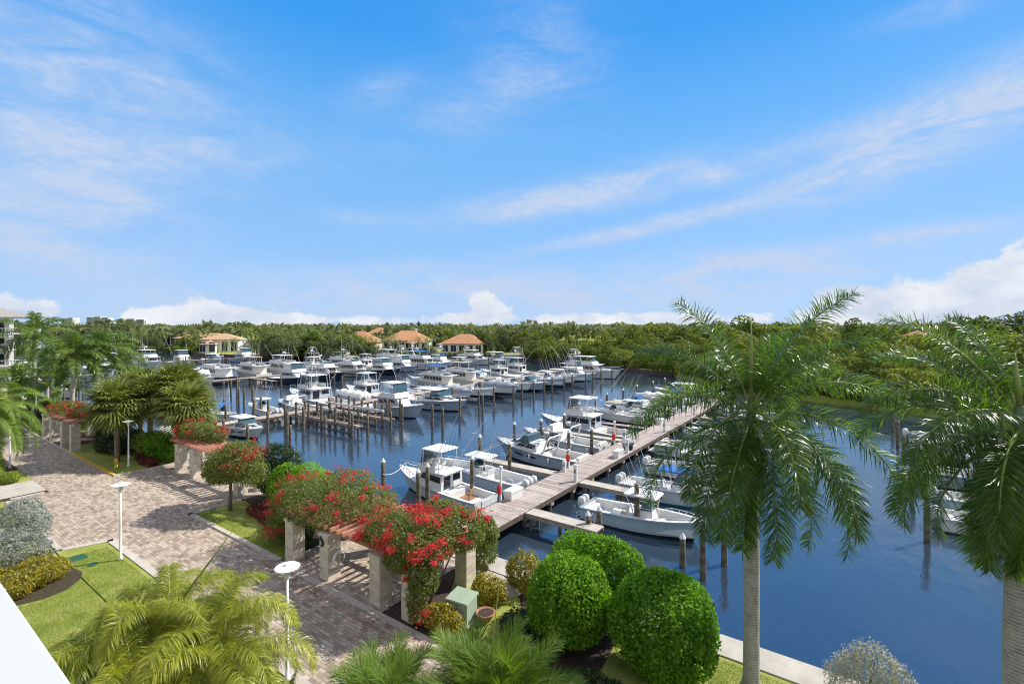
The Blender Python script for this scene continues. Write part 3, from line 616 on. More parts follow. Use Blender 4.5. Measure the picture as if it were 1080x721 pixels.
def center_console(hm='pale_blue_hull', bt='dark_bottom', L=9.2, engines=2, top='white', cover=None, rig=False):
    t = thing('center_console_boat', 'x', 'boat'); B = L*.31
    b = MB(); sh = hull(b, L, B, .95, 1.45, .45); b.build('hull', HM(hm, bt), t, True)
    b = MB(); well(b, sh, .035, .88, .32); deck(b, sh, .88, .995, .02, .0, .03); b.build('cockpit', 'white', t)
    b = MB()
    for (x, w, z) in ((.30*L,.30,.72),(.20*L,.62,.72)): b.bbox(x-.05*L, x+.045*L, -w, w, .325, z, .05)
    b.build('bow_seat', 'white', t); b = MB(); b.bbox(.13*L,.235*L,-.4,.4,.722,.76,.03); b.build('hatch', 'canvas_grey', t)
    b = MB(); b.loft([[(-.02*L,-.5,.325),(.11*L,-.5,.325),(.11*L,.5,.325),(-.02*L,.5,.325)],[(-.02*L,-.46,1.35),(.07*L,-.42,1.45),(.07*L,.42,1.45),(-.02*L,.46,1.35)]])
    b.bbox(.112*L,.16*L,-.4,.4,.325,.85,.06); b.build('console', 'white', t)
    b = MB(); q = [(.075*L,-.44,1.43),(.075*L,.44,1.43),(.03*L,.40,2.0),(.03*L,-.40,2.0)]; b.panel(q, 0,1,0,1,.0,0,.012)
    for sg in (1,-1): b.panel([(.075*L,sg*.44,1.43),(-.01*L,sg*.47,1.38),(-.005*L,sg*.42,1.8),(.03*L,sg*.40,2.0)], 0,1,0,1,.0,0,.012)
    b.build('windscreen', 'blue_glass', t)
    b = MB(); b.lathe([(.17,0),(.19,.015),(.17,.03)], 12); w = b.build('steering_wheel', 'black', t); w.location = (-.03*L, -.1, 1.2); w.rotation_euler = (0, R(-70), 0)
    b = MB(); b.bbox(-.12*L,-.065*L,-.55,.55,.325,1.02,.05); b.loft([[(-.125*L,-.55,1.0),(-.112*L,-.55,1.0),(-.112*L,.55,1.0),(-.125*L,.55,1.0)],[(-.135*L,-.5,1.38),(-.122*L,-.5,1.38),(-.122*L,.5,1.38),(-.135*L,.5,1.38)]]); b.build('leaning_post', 'white', t)
    b = MB(); slabtop(b, -.14*L, .13*L, .92, 2.35); tt = b.build('hardtop', top, t)
    for sg in (1,-1):
        b = MB(); b.tube([(.09*L,sg*.52,.33),(.085*L,sg*.6,1.5),(.10*L,sg*.78,2.35)], .034, 6); b.tube([(-.055*L,sg*.56,.33),(-.07*L,sg*.62,1.4),(-.12*L,sg*.8,2.35)], .034, 6)
        b.tube([(.085*L,sg*.6,1.6),(-.068*L,sg*.62,1.6)], .024, 5); b.build('top_frame', 'alu', t)
        b = MB(); b.tube([(-.02*L,sg*.85,2.45),(-.10*L,sg*1.1,4.6)], [.022,.01], 4); b.build('antenna', 'alu', t)
        b = MB(); b.tube([(.05*L,sg*.85,2.4),((-.55 if rig else -.12)*L,sg*(1.9 if rig else 1.2),5.4 if rig else 6.0)], [.028,.012], 4); b.build('outrigger', 'alu', t)
    b = MB()
    for k in range(5): b.tube([(-.14*L,(k-2)*.36,2.4),(-.19*L,(k-2)*.42,4.2)], [.014,.007], 4)
    b.build('rod_rack', 'black', t)
    for bx, by, bc in ((-.25,.5,'white_matte'),(-.30,-.35,'canvas_grey'),(-.18,.62,'canvas_tan')):
        b = MB(); b.bbox(bx*L-.3,bx*L+.3,by-.2,by+.2,.325,.7,.04); b.build('cooler', bc, t)
    for k in range(engines): outboard('outboard', t, -L/2-.22, (k-(engines-1)/2)*.62, .62)
    b = MB(); rail(b, sh, .62, .985, .22, .1, 6); b.build('bow_rail', 'metal', t)
    b = MB(); b.bbox(-L/2+.35,-L/2+.75,-.7,.7,.325,.78,.04); b.build('stern_bench', 'white', t)
    return t
def cruiser(hm='white', bt='dark_bottom', L=11.5, hard=True, cover=None, arch=True, hull_win=True):
    """express or sedan cruiser: raised foredeck, raked windscreen, hardtop"""
    t = thing('cabin_cruiser', 'x', 'boat'); B = L*.31
    b = MB(); sh = hull(b, L, B, 1.15, 1.75, .6, 1.6, .17); b.build('hull', HM(hm, bt), t, True)
    b = MB(); deck(b, sh, .40, .995, .03, -.01, .18); well(b, sh, .02, .40, .55, .3); b.build('deck', 'white', t, False)
    b = MB(); b.bbox(-L/2-.75,-L/2+.02,-B*.42,B*.42,.28,.38,.05); b.build('swim_platform', 'white', t)
    b = MB(); Q = house(b, -.05*L, .30*L, B*.40, B*.22, 1.35, 2.05, L*.16, .05, .12); c = b.build('cabin', 'white', t)
    for k in ('L','R'):
        for u0, u1, v1 in ((.08,.50,.86),(.54,.88,.80)):
            b = MB(); b.panel(Q[k], *((u0,u1) if k == 'R' else (1-u1,1-u0)), .30, v1); b.build('side_window', 'glass', c)
    b = MB(); b.loft([[(.20*L,-B*.26,1.98),(.20*L,B*.26,1.98),(.04*L,B*.36,1.98),(.04*L,-B*.36,1.98)],[(.10*L,-B*.30,2.75),(.10*L,B*.30,2.75),(.05*L,B*.33,2.75),(.05*L,-B*.33,2.75)]]); b.build('windscreen', 'blue_glass' if cover is None else cover, t)
    if hard:
        b = MB(); slabtop(b, -.22*L, .13*L, B*.38, 2.85, .1, .07); b.build('hardtop', 'white', t)
        for sg in (1,-1):
            b = MB(); b.tube([(-.18*L,sg*B*.36,1.2),(-.20*L,sg*B*.36,2.85)], .045, 6); b.build('top_post', 'alu', t)
            b = MB(); b.tube([(0,sg*B*.35,2.0),(-.06*L,sg*B*.35,2.85)], .04, 6); b.build('top_post', 'alu', t)
    else:
        b = MB(); pts = [(-.12*L,-B*.43,1.2),(-.16*L,-B*.40,2.5),(-.17*L,-B*.3,2.8),(-.17*L,B*.3,2.8),(-.16*L,B*.40,2.5),(-.12*L,B*.43,1.2)]; b.tube(pts, .09, 8); b.build('radar_arch', 'white', t, True)
    b = MB(); b.lathe([(.05,2.95),(.28,2.97),(.30,3.05),(.25,3.14),(.05,3.17)], 14, (-.08*L, 0)); b.build('radar_dome', 'white', t, True)
    for sg in (1,-1):
        b = MB(); b.tube([(-.15*L,sg*B*.33,2.9),(-.2*L,sg*B*.36,5.2)], [.025,.01], 4); b.build('antenna', 'alu', t)
    b = MB(); b.bbox(.13*L,.23*L,-B*.17,B*.17,2.0 if not hard else 1.98,2.06,.04); b.build('sun_pad', 'cream', t)
    b = MB(); b.bbox(-.33*L,-.22*L,-B*.36,B*.36,.57,.60,.02); b.build('cockpit_carpet', 'canvas_tan', t)
    b = MB(); rail(b, sh, .42, .99, .55, .14, 9); b.build('bow_rail', 'metal', t)
    seat('helm_seat', t, -.06*L, -.5, .6); b = MB(); b.bbox(-.44*L,-.38*L,-B*.34,B*.34,.56,1.0,.06); b.bbox(-.47*L,-.44*L,-B*.34,B*.34,.56,1.4,.05); b.build('stern_bench', 'cream', t)
    b = MB(); b.bbox(.24*L,.30*L,-.3,.3,1.72,1.80,.04); b.build('hatch', 'glass', t)
    if hull_win:
        for sg in (1,-1):
            for ta, tb in ((.45,.56),(.60,.70)):
                b = MB()
                pa, pb = sh(ta), sh(tb); za, zb = pa[2]*.62, pb[2]*.62
                ya, yb = pa[1]*.93, pb[1]*.86
                q = [(pa[0],-ya*1.0,za-.1),(pb[0],-yb,zb-.06),(pb[0],-yb*1.02,zb+.10),(pa[0],-ya*1.01,za+.1)]
                if sg > 0: q = [(x,-y,z) for x,y,z in reversed(q)]
                b.panel(q, 0,1,0,1,.03,0,.06); b.build('hull_window', 'glass', t)
    for k in (-1,1):
        for u in (.12,.3,.5):
            b = MB(); x, bs, z = sh(u); b.tube([(x,k*(bs+.14),z-.75),(x,k*(bs+.14),z-.15)], [.1,.1], 7); b.tube([(x,k*(bs+.12),z-.15),(x,k*(bs-.02),z+.02)], .012, 4)
            b.build('fender', 'navy' if k < 0 else 'white', t, True)
    return t
def sportfish(hm='white', bt='dark_bottom', L=13.5, tower=True, cover='canvas_white', top='white'):
    t = thing('sportfishing_boat', 'x', 'boat'); B = L*.315
    b = MB(); sh = hull(b, L, B, 1.0, 2.15, .7, 1.5, .18); b.build('hull', HM(hm, bt), t, True)
    b = MB(); deck(b, sh, .36, .995, .03, -.01, .14); well(b, sh, .015, .36, .45, .3); b.build('deck', 'white', t)
    b = MB(); Q = house(b, -.14*L, .26*L, B*.41, B*.24, 1.15, 2.65, L*.13, 0, .10); c = b.build('cabin', 'white' if hm != 'grey_hull' else 'grey_hull', t)
    for k in ('L','R'):
        b = MB(); b.panel(Q[k], *((.06,.84) if k == 'R' else (.16,.94)), .50, .88); b.build('side_window', 'glass', c)
    b = MB(); b.panel(Q['B'], .1,.42,.08,.86); b.build('cabin_door', 'glass', c); b = MB(); b.panel(Q['B'], .55,.9,.45,.86); b.build('rear_window', 'glass', c)
    b = MB(); b.panel(Q['F'], .06,.94,.14,.95, .02); b.build('windshield_cover', cover, c)
    b = MB(); slabtop(b, -.17*L, .16*L, B*.39, 2.70, .1, .02)
    for sg in (1,-1): b.box(-.06*L,.145*L,sg*B*.36-.03,sg*B*.36+.03,2.8,3.35)
    b.loft([[(.145*L,-B*.37,2.8),(.155*L,-B*.33,2.8),(.155*L,B*.33,2.8),(.145*L,B*.37,2.8)],[(.11*L,-B*.37,3.4),(.125*L,-B*.33,3.4),(.125*L,B*.33,3.4),(.11*L,B*.37,3.4)]])
    b.bbox(.02*L,.06*L,-.4,.4,2.8,3.55,.05); fbg = b.build('flybridge', 'white', t)
    seat('helm_seat', t, -.03*L, 0, 2.82); b = MB(); b.bbox(.07*L,.105*L,-B*.28,B*.28,2.8,3.15,.05); b.build('bridge_bench', 'cream', fbg)
    b = MB(); slabtop(b, -.12*L, .11*L, B*.36, 4.75, .09, .05); b.build('hardtop', top, t)
    for sg in (1,-1):
        for x in (-.10*L, .09*L): b = MB(); b.tube([(x,sg*B*.36,2.8),(x*.9,sg*B*.33,4.76)], .04, 5); b.build('top_post', 'alu', t)
    b = MB()
    q = [(.115*L,-B*.34,3.4),(.115*L,B*.34,3.4),(.095*L,B*.33,4.74),(.095*L,-B*.33,4.74)]; b.panel(q, 0,1,0,1,0,0,.012); b.build('bridge_enclosure', 'blue_glass', t)
    b = MB()
    if tower:
        for sg in (1,-1):
            for x in (-.13*L, .12*L): b.tube([(x*1.15,sg*B*.42,1.35 if x > 0 else 1.2),(x,sg*B*.36,4.8),(x*.45,sg*.55,7.6)], .035, 5)
            b.tube([(-.09*L,sg*B*.29,5.9),(.085*L,sg*B*.29,5.9)], .022, 4); b.tube([(-.06*L,sg*.6,7.3),(.06*L,sg*.6,7.3)], .022, 4); b.tube([(-.13*L,sg*B*.36,4.8),(.075*L,sg*.9,6.6)], .02, 4); b.tube([(.12*L,sg*B*.36,4.8),(-.07*L,sg*.9,6.6)], .02, 4)
        for z, xx in ((5.9,.088),(7.3,.06)):
            for sx in (1,-1): b.tube([(sx*xx*L,-B*.29 if z < 6 else -.6,z),(sx*xx*L,B*.29 if z < 6 else .6,z)], .022, 4)
        b.build('tuna_tower', 'alu', t)
        b = MB(); slabtop(b, -.06*L, .06*L, .72, 7.62, .06, .03); b.build('tower_top', 'canvas_white', t); b = MB(); b.box(-.055*L,.055*L,-.6,.6,6.5,6.55); b.bbox(.02*L,.05*L,-.3,.3,6.55,7.1,.04); b.build('tower_platform', 'white', t)
    for sg in (1,-1):
        b = MB(); b.tube([(.02*L,sg*(B*.44),1.8),(-.22*L,sg*(B*.62),6.0),(-.42*L,sg*(B*.72),9.2)], [.035,.025,.01], 5)
        for k in (.35,.6): b.tube([(.02*L-.44*L*k,sg*B*(.44+.28*k),1.8+7.4*k),(.02*L-.40*L*k,sg*B*(.44+.28*k)-sg*.35,1.8+7.4*k)], .014, 4)
        b.build('outrigger', 'alu', t)
    b = MB(); rail(b, sh, .45, .99, .6, .14, 9, .02); b.build('bow_rail', 'metal', t)
    b = MB(); b.tube([(-.32*L,0,.45),(-.32*L,0,.95)], .07, 8); b.bbox(-.345*L,-.30*L,-.3,.3,.95,1.08,.04); b.bbox(-.352*L,-.34*L,-.28,.28,1.06,1.55,.03); b.build('fighting_chair', 'teak', t)
    for k in range(4): b = MB(); b.tube([(-.12*L,(k-1.5)*.55,4.8),(-.16*L,(k-1.5)*.62,6.6)], [.02,.008], 4); b.build('rod', 'black', t)
    b = MB(); b.bbox(-.34*L,-.22*L,-B*.34,B*.34,.45,.47,.02); b.build('cockpit_floor', 'teak', t)
    b = MB(); b.bbox(-.215*L,-.15*L,-B*.34,B*.34,.46,1.12,.05); b.build('mezzanine', 'white', t)
    b = MB(); b.box(-L/2-.05,-L/2-.005,-B*.2,B*.2,.3,.95); b.build('transom_door', 'teak' if hm == 'navy' else 'white', t)
    return t
def motor_yacht(hm='white', bt='dark_bottom', L=17, tall=True, tops='white'):
    t = thing('motor_yacht', 'x', 'boat'); B = L*.285
    b = MB(); sh = hull(b, L, B, 1.55, 2.7, .8, 1.5, .15); b.build('hull', HM(hm, bt), t, True)
    b = MB(); deck(b, sh, 0, .995, .04, -.25, .1); b.build('deck', 'white', t)
    b = MB(); Q = house(b, -.36*L, .24*L, B*.42, B*.26, 1.4, 3.55, L*.10, .1, .1); c = b.build('saloon', 'white' if tops == 'white' else 'cream', t)
    for k in range(6):
        for s in ('L','R'): u = .06+.13*k if s == 'R' else .81-.13*k+.03; b = MB(); b.panel(Q[s], u, u+.115, .48, .88); b.build('side_window', 'glass', c)
    b = MB(); b.panel(Q['F'], .05,.95,.45,.9); b.build('windscreen', 'glass', c)
    b = MB(); slabtop(b, -.48*L, .18*L, B*.45, 3.6, .1, .02)
    for sg in (1,-1): b.box(-.32*L,.08*L,sg*B*.38-.03,sg*B*.38+.03,3.7,4.35)
    b.loft([[(.08*L,-B*.38,3.7),(.10*L,-B*.34,3.7),(.10*L,B*.34,3.7),(.08*L,B*.38,3.7)],[(.04*L,-B*.38,4.5),(.06*L,-B*.34,4.5),(.06*L,B*.34,4.5),(.04*L,B*.38,4.5)]]); b.build('flybridge', 'white', t)
    b = MB(); q = [(.06*L,-B*.34,4.5),(.06*L,B*.34,4.5),(.02*L,B*.32,5.1),(.02*L,-B*.32,5.1)]; b.panel(q,0,1,0,1,0,0,.015); b.build('bridge_screen', 'blue_glass', t)
    if tall:
        b = MB(); slabtop(b, -.26*L, .05*L, B*.36, 5.75, .1, .06); b.build('hardtop', 'white' if tops == 'white' else tops, t)
        for sg in (1,-1):
            for x in (-.22*L, .0): b = MB(); b.tube([(x,sg*B*.36,3.75),(x,sg*B*.33,5.76)], .06, 5); b.build('top_post', 'alu', t)
    b = MB(); b.tube([(-.2*L,0,5.8),(-.22*L,0,7.6)], [.12,.05], 6); b.box(-.225*L,-.19*L,-.9,.9,6.5,6.56); b.lathe([(.05,6.56),(.33,6.6),(.33,6.8),(.05,6.95)], 12, (-.205*L,.5)); b.build('mast', 'white', t)
    for sg in (1,-1): b = MB(); b.tube([(-.2*L,sg*.8,6.5),(-.24*L,sg*.95,10)], [.03,.012], 4); b.build('antenna', 'alu', t)
    b = MB(); b.tube([(-.3*L,B*.2,3.7),(-.42*L,B*.25,6.5)], [.07,.04], 6); b.build('davit', 'white', t)
    b = MB(); rail(b, sh, .3, .99, .75, .12, 11, .022); b.build('bow_rail', 'metal', t)
    b = MB(); b.loft([[(-.42*L,-.7,3.75),(-.30*L,-.5,3.75),(-.30*L,.5,3.75),(-.42*L,.7,3.75)],[(-.43*L,-.8,4.15),(-.285*L,-.5,4.2),(-.285*L,.5,4.2),(-.43*L,.8,4.15)]]); b.build('tender', 'canvas_grey', t)
    b = MB(); b.box(.17*L,.33*L,-B*.2,B*.2,2.2,2.55); b.build('trunk_cabin', 'white', t)
    for u in (.35,.45,.55,.65):
        for sg in (1,-1): b = MB(); x, bs, z = sh(u); b.tube([(x,sg*bs*.85,z*.55),(x,sg*(bs*.96),z*.56)], .14, 10); b.build('porthole', 'glass', t)
    b = MB(); b.tube([(L/2-.2,0,2.68),(L/2+.5,0,2.85)], [.14,.08], 6); b.build('bow_pulpit', 'white', t)
    return t
def covered_boat(hm='white', cv='canvas_grey', L=8.5):
    t = thing('covered_boat', 'x', 'boat'); B = L*.31
    b = MB(); sh = hull(b, L, B, 1.0, 1.4, .45); b.build('hull', HM(hm, 'dark_bottom'), t, True)
    b = MB(); rows = []
    for i in range(13):
        tt = .02+.95*i/12; x, bs, z = sh(tt); hgt = .75*math.sin(min(1, (1-tt)*1.9)*1.57)+(.25 if i % 3 == 0 else 0)
        bb = max(.03, bs+.035); rows.append([(x,-bb,z-.12),(x,-bb,z+.02),(x,-bb*.45,z+hgt*.85),(x,0,z+hgt),(x,bb*.45,z+hgt*.85),(x,bb,z+.02),(x,bb,z-.12)])
    b.loft(rows, True, True, False); b.build('boat_cover', cv, t, True)
    for k in (-1,1): outboard('outboard', t, -L/2-.2, k*.35, .6, 'black' if cv != 'canvas_white' else 'white')
    return t
# ------------------------------------------------------------------ docks
DZ = -.3
def dock(label, x0, x1, y0, y1):
    t = thing('boat_dock', label, 'dock', (x0, y0, DZ)); w, L = x1-x0, y1-y0
    b = MB(); b.box(0, w, 0, L, -.05, 0); b.build('deck', 'plank', t)
    b = MB(); b.box(-.06, -.003, 0, L, -.32, .012); b.box(w+.003, w+.06, 0, L, -.32, .012); b.build('edge_beam', 'beam', t)
    b = MB(); y = 1.2
    while y < L:
        b.box(-.0, w, y-.14, y+.14, -.33, -.052); y += 3.4
    b.build('cross_beam', 'pale_beam', t)
    y = 1.2; k = 0
    while y < L:
        for x in (.22, w-.22):
            q = MB(); q.tube([(x, y, -3.4), (x, y, -.34)], .16, 8); q.box(x-.24, x+.24, y-.2, y+.2, -.62, -.335, 1); q.build('piling', ['pile', 'pale_beam'], t)
        y += 3.4; k += 1
    return t
dock('long weathered plank dock running away from the pergola', -21.3, -18.55, 20.0, 100)
dock('plank dock along the middle of the marina between two rows of boats', -68.2, -66.0, 25, 120)
dock('far plank dock behind the navy hulled yachts', -121, -118.7, 42, 152)
dock('dock half hidden behind the right hand royal palm', 15.5, 18.0, 30, 84)
dock('dock at the far left edge of the marina behind the palms', -196, -193.5, 40, 98)
def finger(x0, x1, y, label, white=False):
    t = thing('finger_pier', label, 'pier', (x0, y, DZ), 0, None)
    b = MB(); b.box(0, x1-x0, -.5, .5, -.06, 0); b.box(0, x1-x0, -.56, -.503, -.3, .01, 1); b.box(0, x1-x0, .503, .56, -.3, .01, 1); b.build('deck', ['concrete' if white else 'plank', 'pale_beam' if white else 'beam'], t)
    for x in (.4, (x1-x0)*.5, x1-x0-.4):
        for y_ in (-.45, .45):
            b = MB(); b.tube([(x, y_, -3.4), (x, y_, -.07)], .11, 7); b.build('piling', 'pile', t)
    return t
def ladder(t, x, y):
    b = MB()
    for dx in (-.2, .2): b.tube([(x+dx, y-.2, .02), (x+dx, y-.2, .6), (x+dx, y+.05, .75), (x+dx, y+.25, .5), (x+dx, y+.25, -1.3)], .022, 5)
    for z in (-.9, -.6, -.3): b.tube([(x-.2, y+.25, z), (x+.2, y+.25, z)], .018, 4)
    b.build('ladder', 'metal', t)
f = finger(-29.5, -21.37, 36.6, 'pale concrete finger pier with a ladder beside the teal bottomed centre console', True); ladder(f, 2.6, .3)
f = finger(-29.0, -21.37, 51.2, 'narrow pale finger pier beside the boat with the white sloping window cover', True)
f = finger(-18.48, -13.2, 28.2, 'short pale finger pier with a ladder beside the round hedges', True); ladder(f, 4.4, .3)
f = finger(-18.48, -12.0, 36.0, 'pale finger pier beyond the outboards of the open boat by the royal palm', True)
for y in (59, 70.5, 83): finger(-29.0, -21.37, y, 'narrow finger pier %s along the far half of the near dock' % {59: 'nearest the walking person', 70.5: 'second from the walking person', 83: 'farthest from the walking person'}[y])
for i, y in enumerate((47.0, 63.5, 78, 92, 106)): finger(-65.94, -57.5, y, 'plank finger pier right of the middle dock, %s of five from the near end' % ['first', 'second', 'third', 'fourth', 'fifth'][i])
for i, y in enumerate((43.5, 54.5, 72, 90)): finger(-77, -68.26, y, 'plank finger pier left of the middle dock, %s of four from the near end' % ['first', 'second', 'third', 'fourth'][i])
for i, y in enumerate((59.5, 81, 101)): finger(-118.64, -108, y, 'narrow finger pier on the far dock between the big yachts, %s of three' % ['nearest', 'middle', 'farthest'][i])

# ------------------------------------------------------------------ boats in their slips
PRO = {}
def proto(key, fn, **k): PRO[key] = (fn(**k), k.get('L'))
proto('cc_blue', center_console, hm='pale_blue_hull', bt='teal_bottom', L=9.8, engines=3, rig=True)
proto('cc_grey', center_console, hm='pale_blue_hull', bt='dark_bottom', L=8.6, engines=2)
proto('cc_white', center_console, hm='white', bt='dark_bottom', L=8.4, engines=2, top='canvas_white')
proto('cc_navytop', center_console, hm='white', bt='teal_bottom', L=8.2, engines=2, top='canvas_blue')
proto('cr_grey', cruiser, hm='grey_hull', bt='dark_bottom', L=10.8, hard=False)
proto('cr_white', cruiser, hm='white', L=11.5, hard=True)
proto('cr_cover', cruiser, hm='white', L=10.5, hard=False, cover='canvas_white')
proto('cr_sedan', cruiser, hm='grey_hull', L=13, hard=True)
proto('sf_near', sportfish, hm='white', L=11.8, tower=False, cover='glass')
proto('sf_white', sportfish, hm='white', L=14, tower=True)
proto('sf_grey', sportfish, hm='grey_hull', L=14, tower=True)
proto('sf_plain', sportfish, hm='grey_hull', L=12.6, tower=False)
proto('sf_whiteplain', sportfish, hm='white', L=12.6, tower=False)
proto('sf_navy', sportfish, hm='navy', L=16, tower=False)
proto('my_white', motor_yacht, hm='white', L=18)
proto('my_navy', motor_yacht, hm='navy', L=17, tall=False)
proto('my_blue', motor_yacht, hm='white', L=16, tops='canvas_blue')
proto('my_cream', motor_yacht, hm='cream', L=16, tops='canvas_tan')
proto('cc_tan', center_console, hm='white', bt='dark_bottom', L=8.8, engines=2, top='canvas_tan')
proto('cr_bluecover', cruiser, hm='white', L=10.8, hard=False, cover='canvas_blue')
proto('sf_blue', sportfish, hm='pale_blue_hull', bt='teal_bottom', L=13, tower=True, top='canvas_grey')
proto('cov_grey', covered_boat, hm='white', cv='canvas_grey')
proto('cov_white', covered_boat, hm='white', cv='canvas_white')
proto('cov_blue', covered_boat, hm='white', cv='canvas_blue', L=9)
def boat(key, xs, y, way, label, lift=0, group=None, sc=1, yaw=0):
    p, L = PRO[key]; L = (L or 8.5)*sc
    rz = (0 if way > 0 else math.pi) + yaw
    return dup(p, (xs+way*(L/2+.4), y, WZ+lift), rz, label, group, sc)
D1L, D1R, D2R, D2L, D3R, D3L = -21.6, -18.2, -65.2, -69.0, -117.9, -121.7
boat('sf_near', -22.4, 28.9, -1, 'white flybridge fishing boat nearest the red bougainvillea at the near end of the dock', 0, None, .82)
boat('cc_blue', -21.9, 33.6, -1, 'open boat with a big white hardtop and teal bottom beside the pale finger pier')
boat('cr_grey', D1L+1.0, 42.0, -1, 'grey hulled express boat with tan cockpit seats alone in its slip on the near dock')
boat('cr_cover', D1L+.2, 47.8, -1, 'white cruiser with a sloping white window cover behind the grey express boat')
boat('sf_plain', D1L+.2, 55.0, -1, 'grey flybridge boat with a large white hardtop on the near dock')
boat('cc_tan', D1L-.5, 62.0, -1, 'tan topped open boat on a lift beside the walking person', 1.0)
boat('cc_grey', D1L-.5, 67.3, -1, 'pale blue open boat past the walking person on the near dock', .6)
boat('cr_bluecover', D1L, 74, -1, 'cruiser with a blue window cover in the far half of the near dock, left side')
boat('cov_white', D1L-.5, 79.5, -1, 'boat under a white canvas cover on the far part of the near dock', .8)
boat('cc_navytop', D1L, 87, -1, 'open boat with a blue canvas top near the far end of the near dock')
boat('cr_white', D1L, 94, -1, 'white hardtop cruiser last on the left of the near dock', 0, None, .95)
boat('cc_grey', D1R+1.6, 32.4, 1, 'pale blue open boat with white outboards in front of the big royal palm')
boat('cc_navytop', D1R+1.8, 38.8, 1, 'white open boat with a bright blue canvas top seen through the royal palm fronds', 0, None, 1.05)
boat('cc_white', D1R+1.6, 45.5, 1, 'white open boat behind the blue covered boat and the palm fronds')
boat('cr_white', D1R, 53, 1, 'white hardtop cruiser half hidden behind the big royal palm crown')
boat('cc_navytop', D1R+1, 61, 1, 'blue topped open boat hidden behind the middle of the royal palm crown')
boat('cr_cover', D1R, 70, 1, 'white cruiser at the far right of the near dock behind the palm', 0)
boat('cc_white', D1R+1, 79, 1, 'white open boat farthest along the right of the near dock')
# middle dock, right hand side (bows towards us)
boat('cov_white', -67.5, 23.6, 1, 'small boat under a white cover beside the seawall behind the middle pergola', 0)
boat('cr_white', -67.6, 30.6, 1, 'white hardtop express boat just above the bougainvillea tree', .1, None, .78)
boat('cc_navytop', -79.5, 33.5, 1, 'small open boat at the near end of the middle dock beside the cabbage palms')
boat('sf_plain', D2R, 50.8, 1, 'grey flybridge boat with a white sloping cover, bow out, left of the sedan cruiser', 0, None, 1.05)
boat('cr_sedan', D2R, 58.8, 1, 'sleek grey sedan cruiser with a white hardtop and dark hull windows', 0, None, 1.12)
boat('cov_grey', D2R+1, 66.2, 1, 'boat under a grey cover on a lift right of the sedan cruiser', .8)
boat('cc_tan', D2R+2, 70.4, 1, 'tan topped open boat with outboards second past the sedan cruiser', .8, None, 1.1)
boat('cov_grey', D2R+4, 75.0, 1, 'grey covered boat third past the sedan cruiser', .9, None, 1.1)
boat('cc_white', D2R+3, 80.6, 1, 'white open boat fourth past the sedan cruiser', .8, None, 1.15)
boat('cr_grey', D2R+2, 86, 1, 'grey express boat in the middle of the far row, bow out', .3)
boat('cc_grey', D2R+4, 91, 1, 'pale blue open boat right of the grey express boat in the far row', .8, None, 1.25)
boat('cc_white', D2R+4, 96, 1, 'white open boat third from the large yacht at the end of the middle dock', .8, None, 1.25)
boat('cc_grey', D2R+4, 101, 1, 'pale blue open boat second from the large yacht at the end of the middle dock', .8, None, 1.3)
boat('sf_blue', D2R, 109, 1, 'pale blue towered fishing boat beside the large yacht at the end of the middle dock')
boat('my_white', D2R-1, 116.5, 1, 'largest white motor yacht with a high bow at the end of the middle dock', 0, None, .95)
# middle dock, left hand side (bows away to the left)
boat('sf_grey', D2L, 49.3, -1, 'grey sportfishing boat with a tall pipe tower and white sloping cover, bow left', 0, None, 1.08)
boat('sf_plain', D2L, 59.4, -1, 'grey flybridge boat with a boxy white bridge, bow left, behind the tower boat')
boat('cc_white', D2L, 66.5, -1, 'small white open boat behind the boxy bridge boat on the middle dock')
boat('my_blue', D2L, 77, -1, 'trawler yacht with a blue canvas top on the left of the middle dock', 0, None, .85)
boat('my_cream', D2L, 85, -1, 'cream trawler yacht with a tan top on the left of the middle dock', 0, None, .9)
boat('cr_bluecover', D2L, 93, -1, 'blue covered cruiser on the left of the middle dock past the cream trawler')
boat('sf_whiteplain', D2L, 101, -1, 'white flybridge boat on the left of the middle dock, second from its end')
boat('sf_white', D2L, 110, -1, 'white towered fishing boat on the left of the middle dock at its end')
boat('cov_grey', -66.8, 26.6, 1, 'boat under a grey cover between the seawall and the white hardtop express boat', 0, None, .8)
boat('cc_white', D2L, 38.6, -1, 'white open boat left of the empty boat lift on the middle dock', .3)
boat('cr_cover', D2L, 44.0, -1, 'white cruiser left of the middle dock before the towered grey fishing boat', 0, None, .9)
boat('cov_white', D2L, 54.3, -1, 'boat under a white cover between the two grey flybridge boats facing left', .4)
# far dock
boat('cr_cover', -130.2, 50.2, 1, 'pale express cruiser with white canvas at the near end of the far dock', 0, None, 1.28)
boat('sf_navy', D3R, 65.0, 1, 'navy hulled flybridge yacht with a white sloping cover, nearest on the far dock', 0, None, 1.0)
boat('my_navy', D3R, 74.0, 1, 'navy hulled motor yacht without a top, second on the far dock', 0, None, .88)
boat('my_cream', D3R, 82.6, 1, 'cream motor yacht between the navy hulls on the far dock', 0, None, .9)
boat('sf_navy', D3R+1, 91, 1, 'navy hulled flybridge yacht farther along the far dock', 0, None, .95)
boat('sf_grey', D3R, 99.5, 1, 'grey towered fishing boat on the far dock, bow out')
boat('my_blue', D3R, 108, 1, 'motor yacht with a blue canvas top on the far dock', 0, None, .95)
boat('sf_blue', D3R, 116, 1, 'pale blue towered fishing boat on the far dock, before the houses')
boat('cr_sedan', D3R+2, 124, 1, 'grey sedan cruiser far along the far dock')
boat('my_white', D3R, 132.5, 1, 'white motor yacht near the far end of the far dock', 0, None, .85)
boat('cr_white', D3R+3, 141, 1, 'white cruiser in front of the orange roofed house at the far end', 0, None, 1.35)
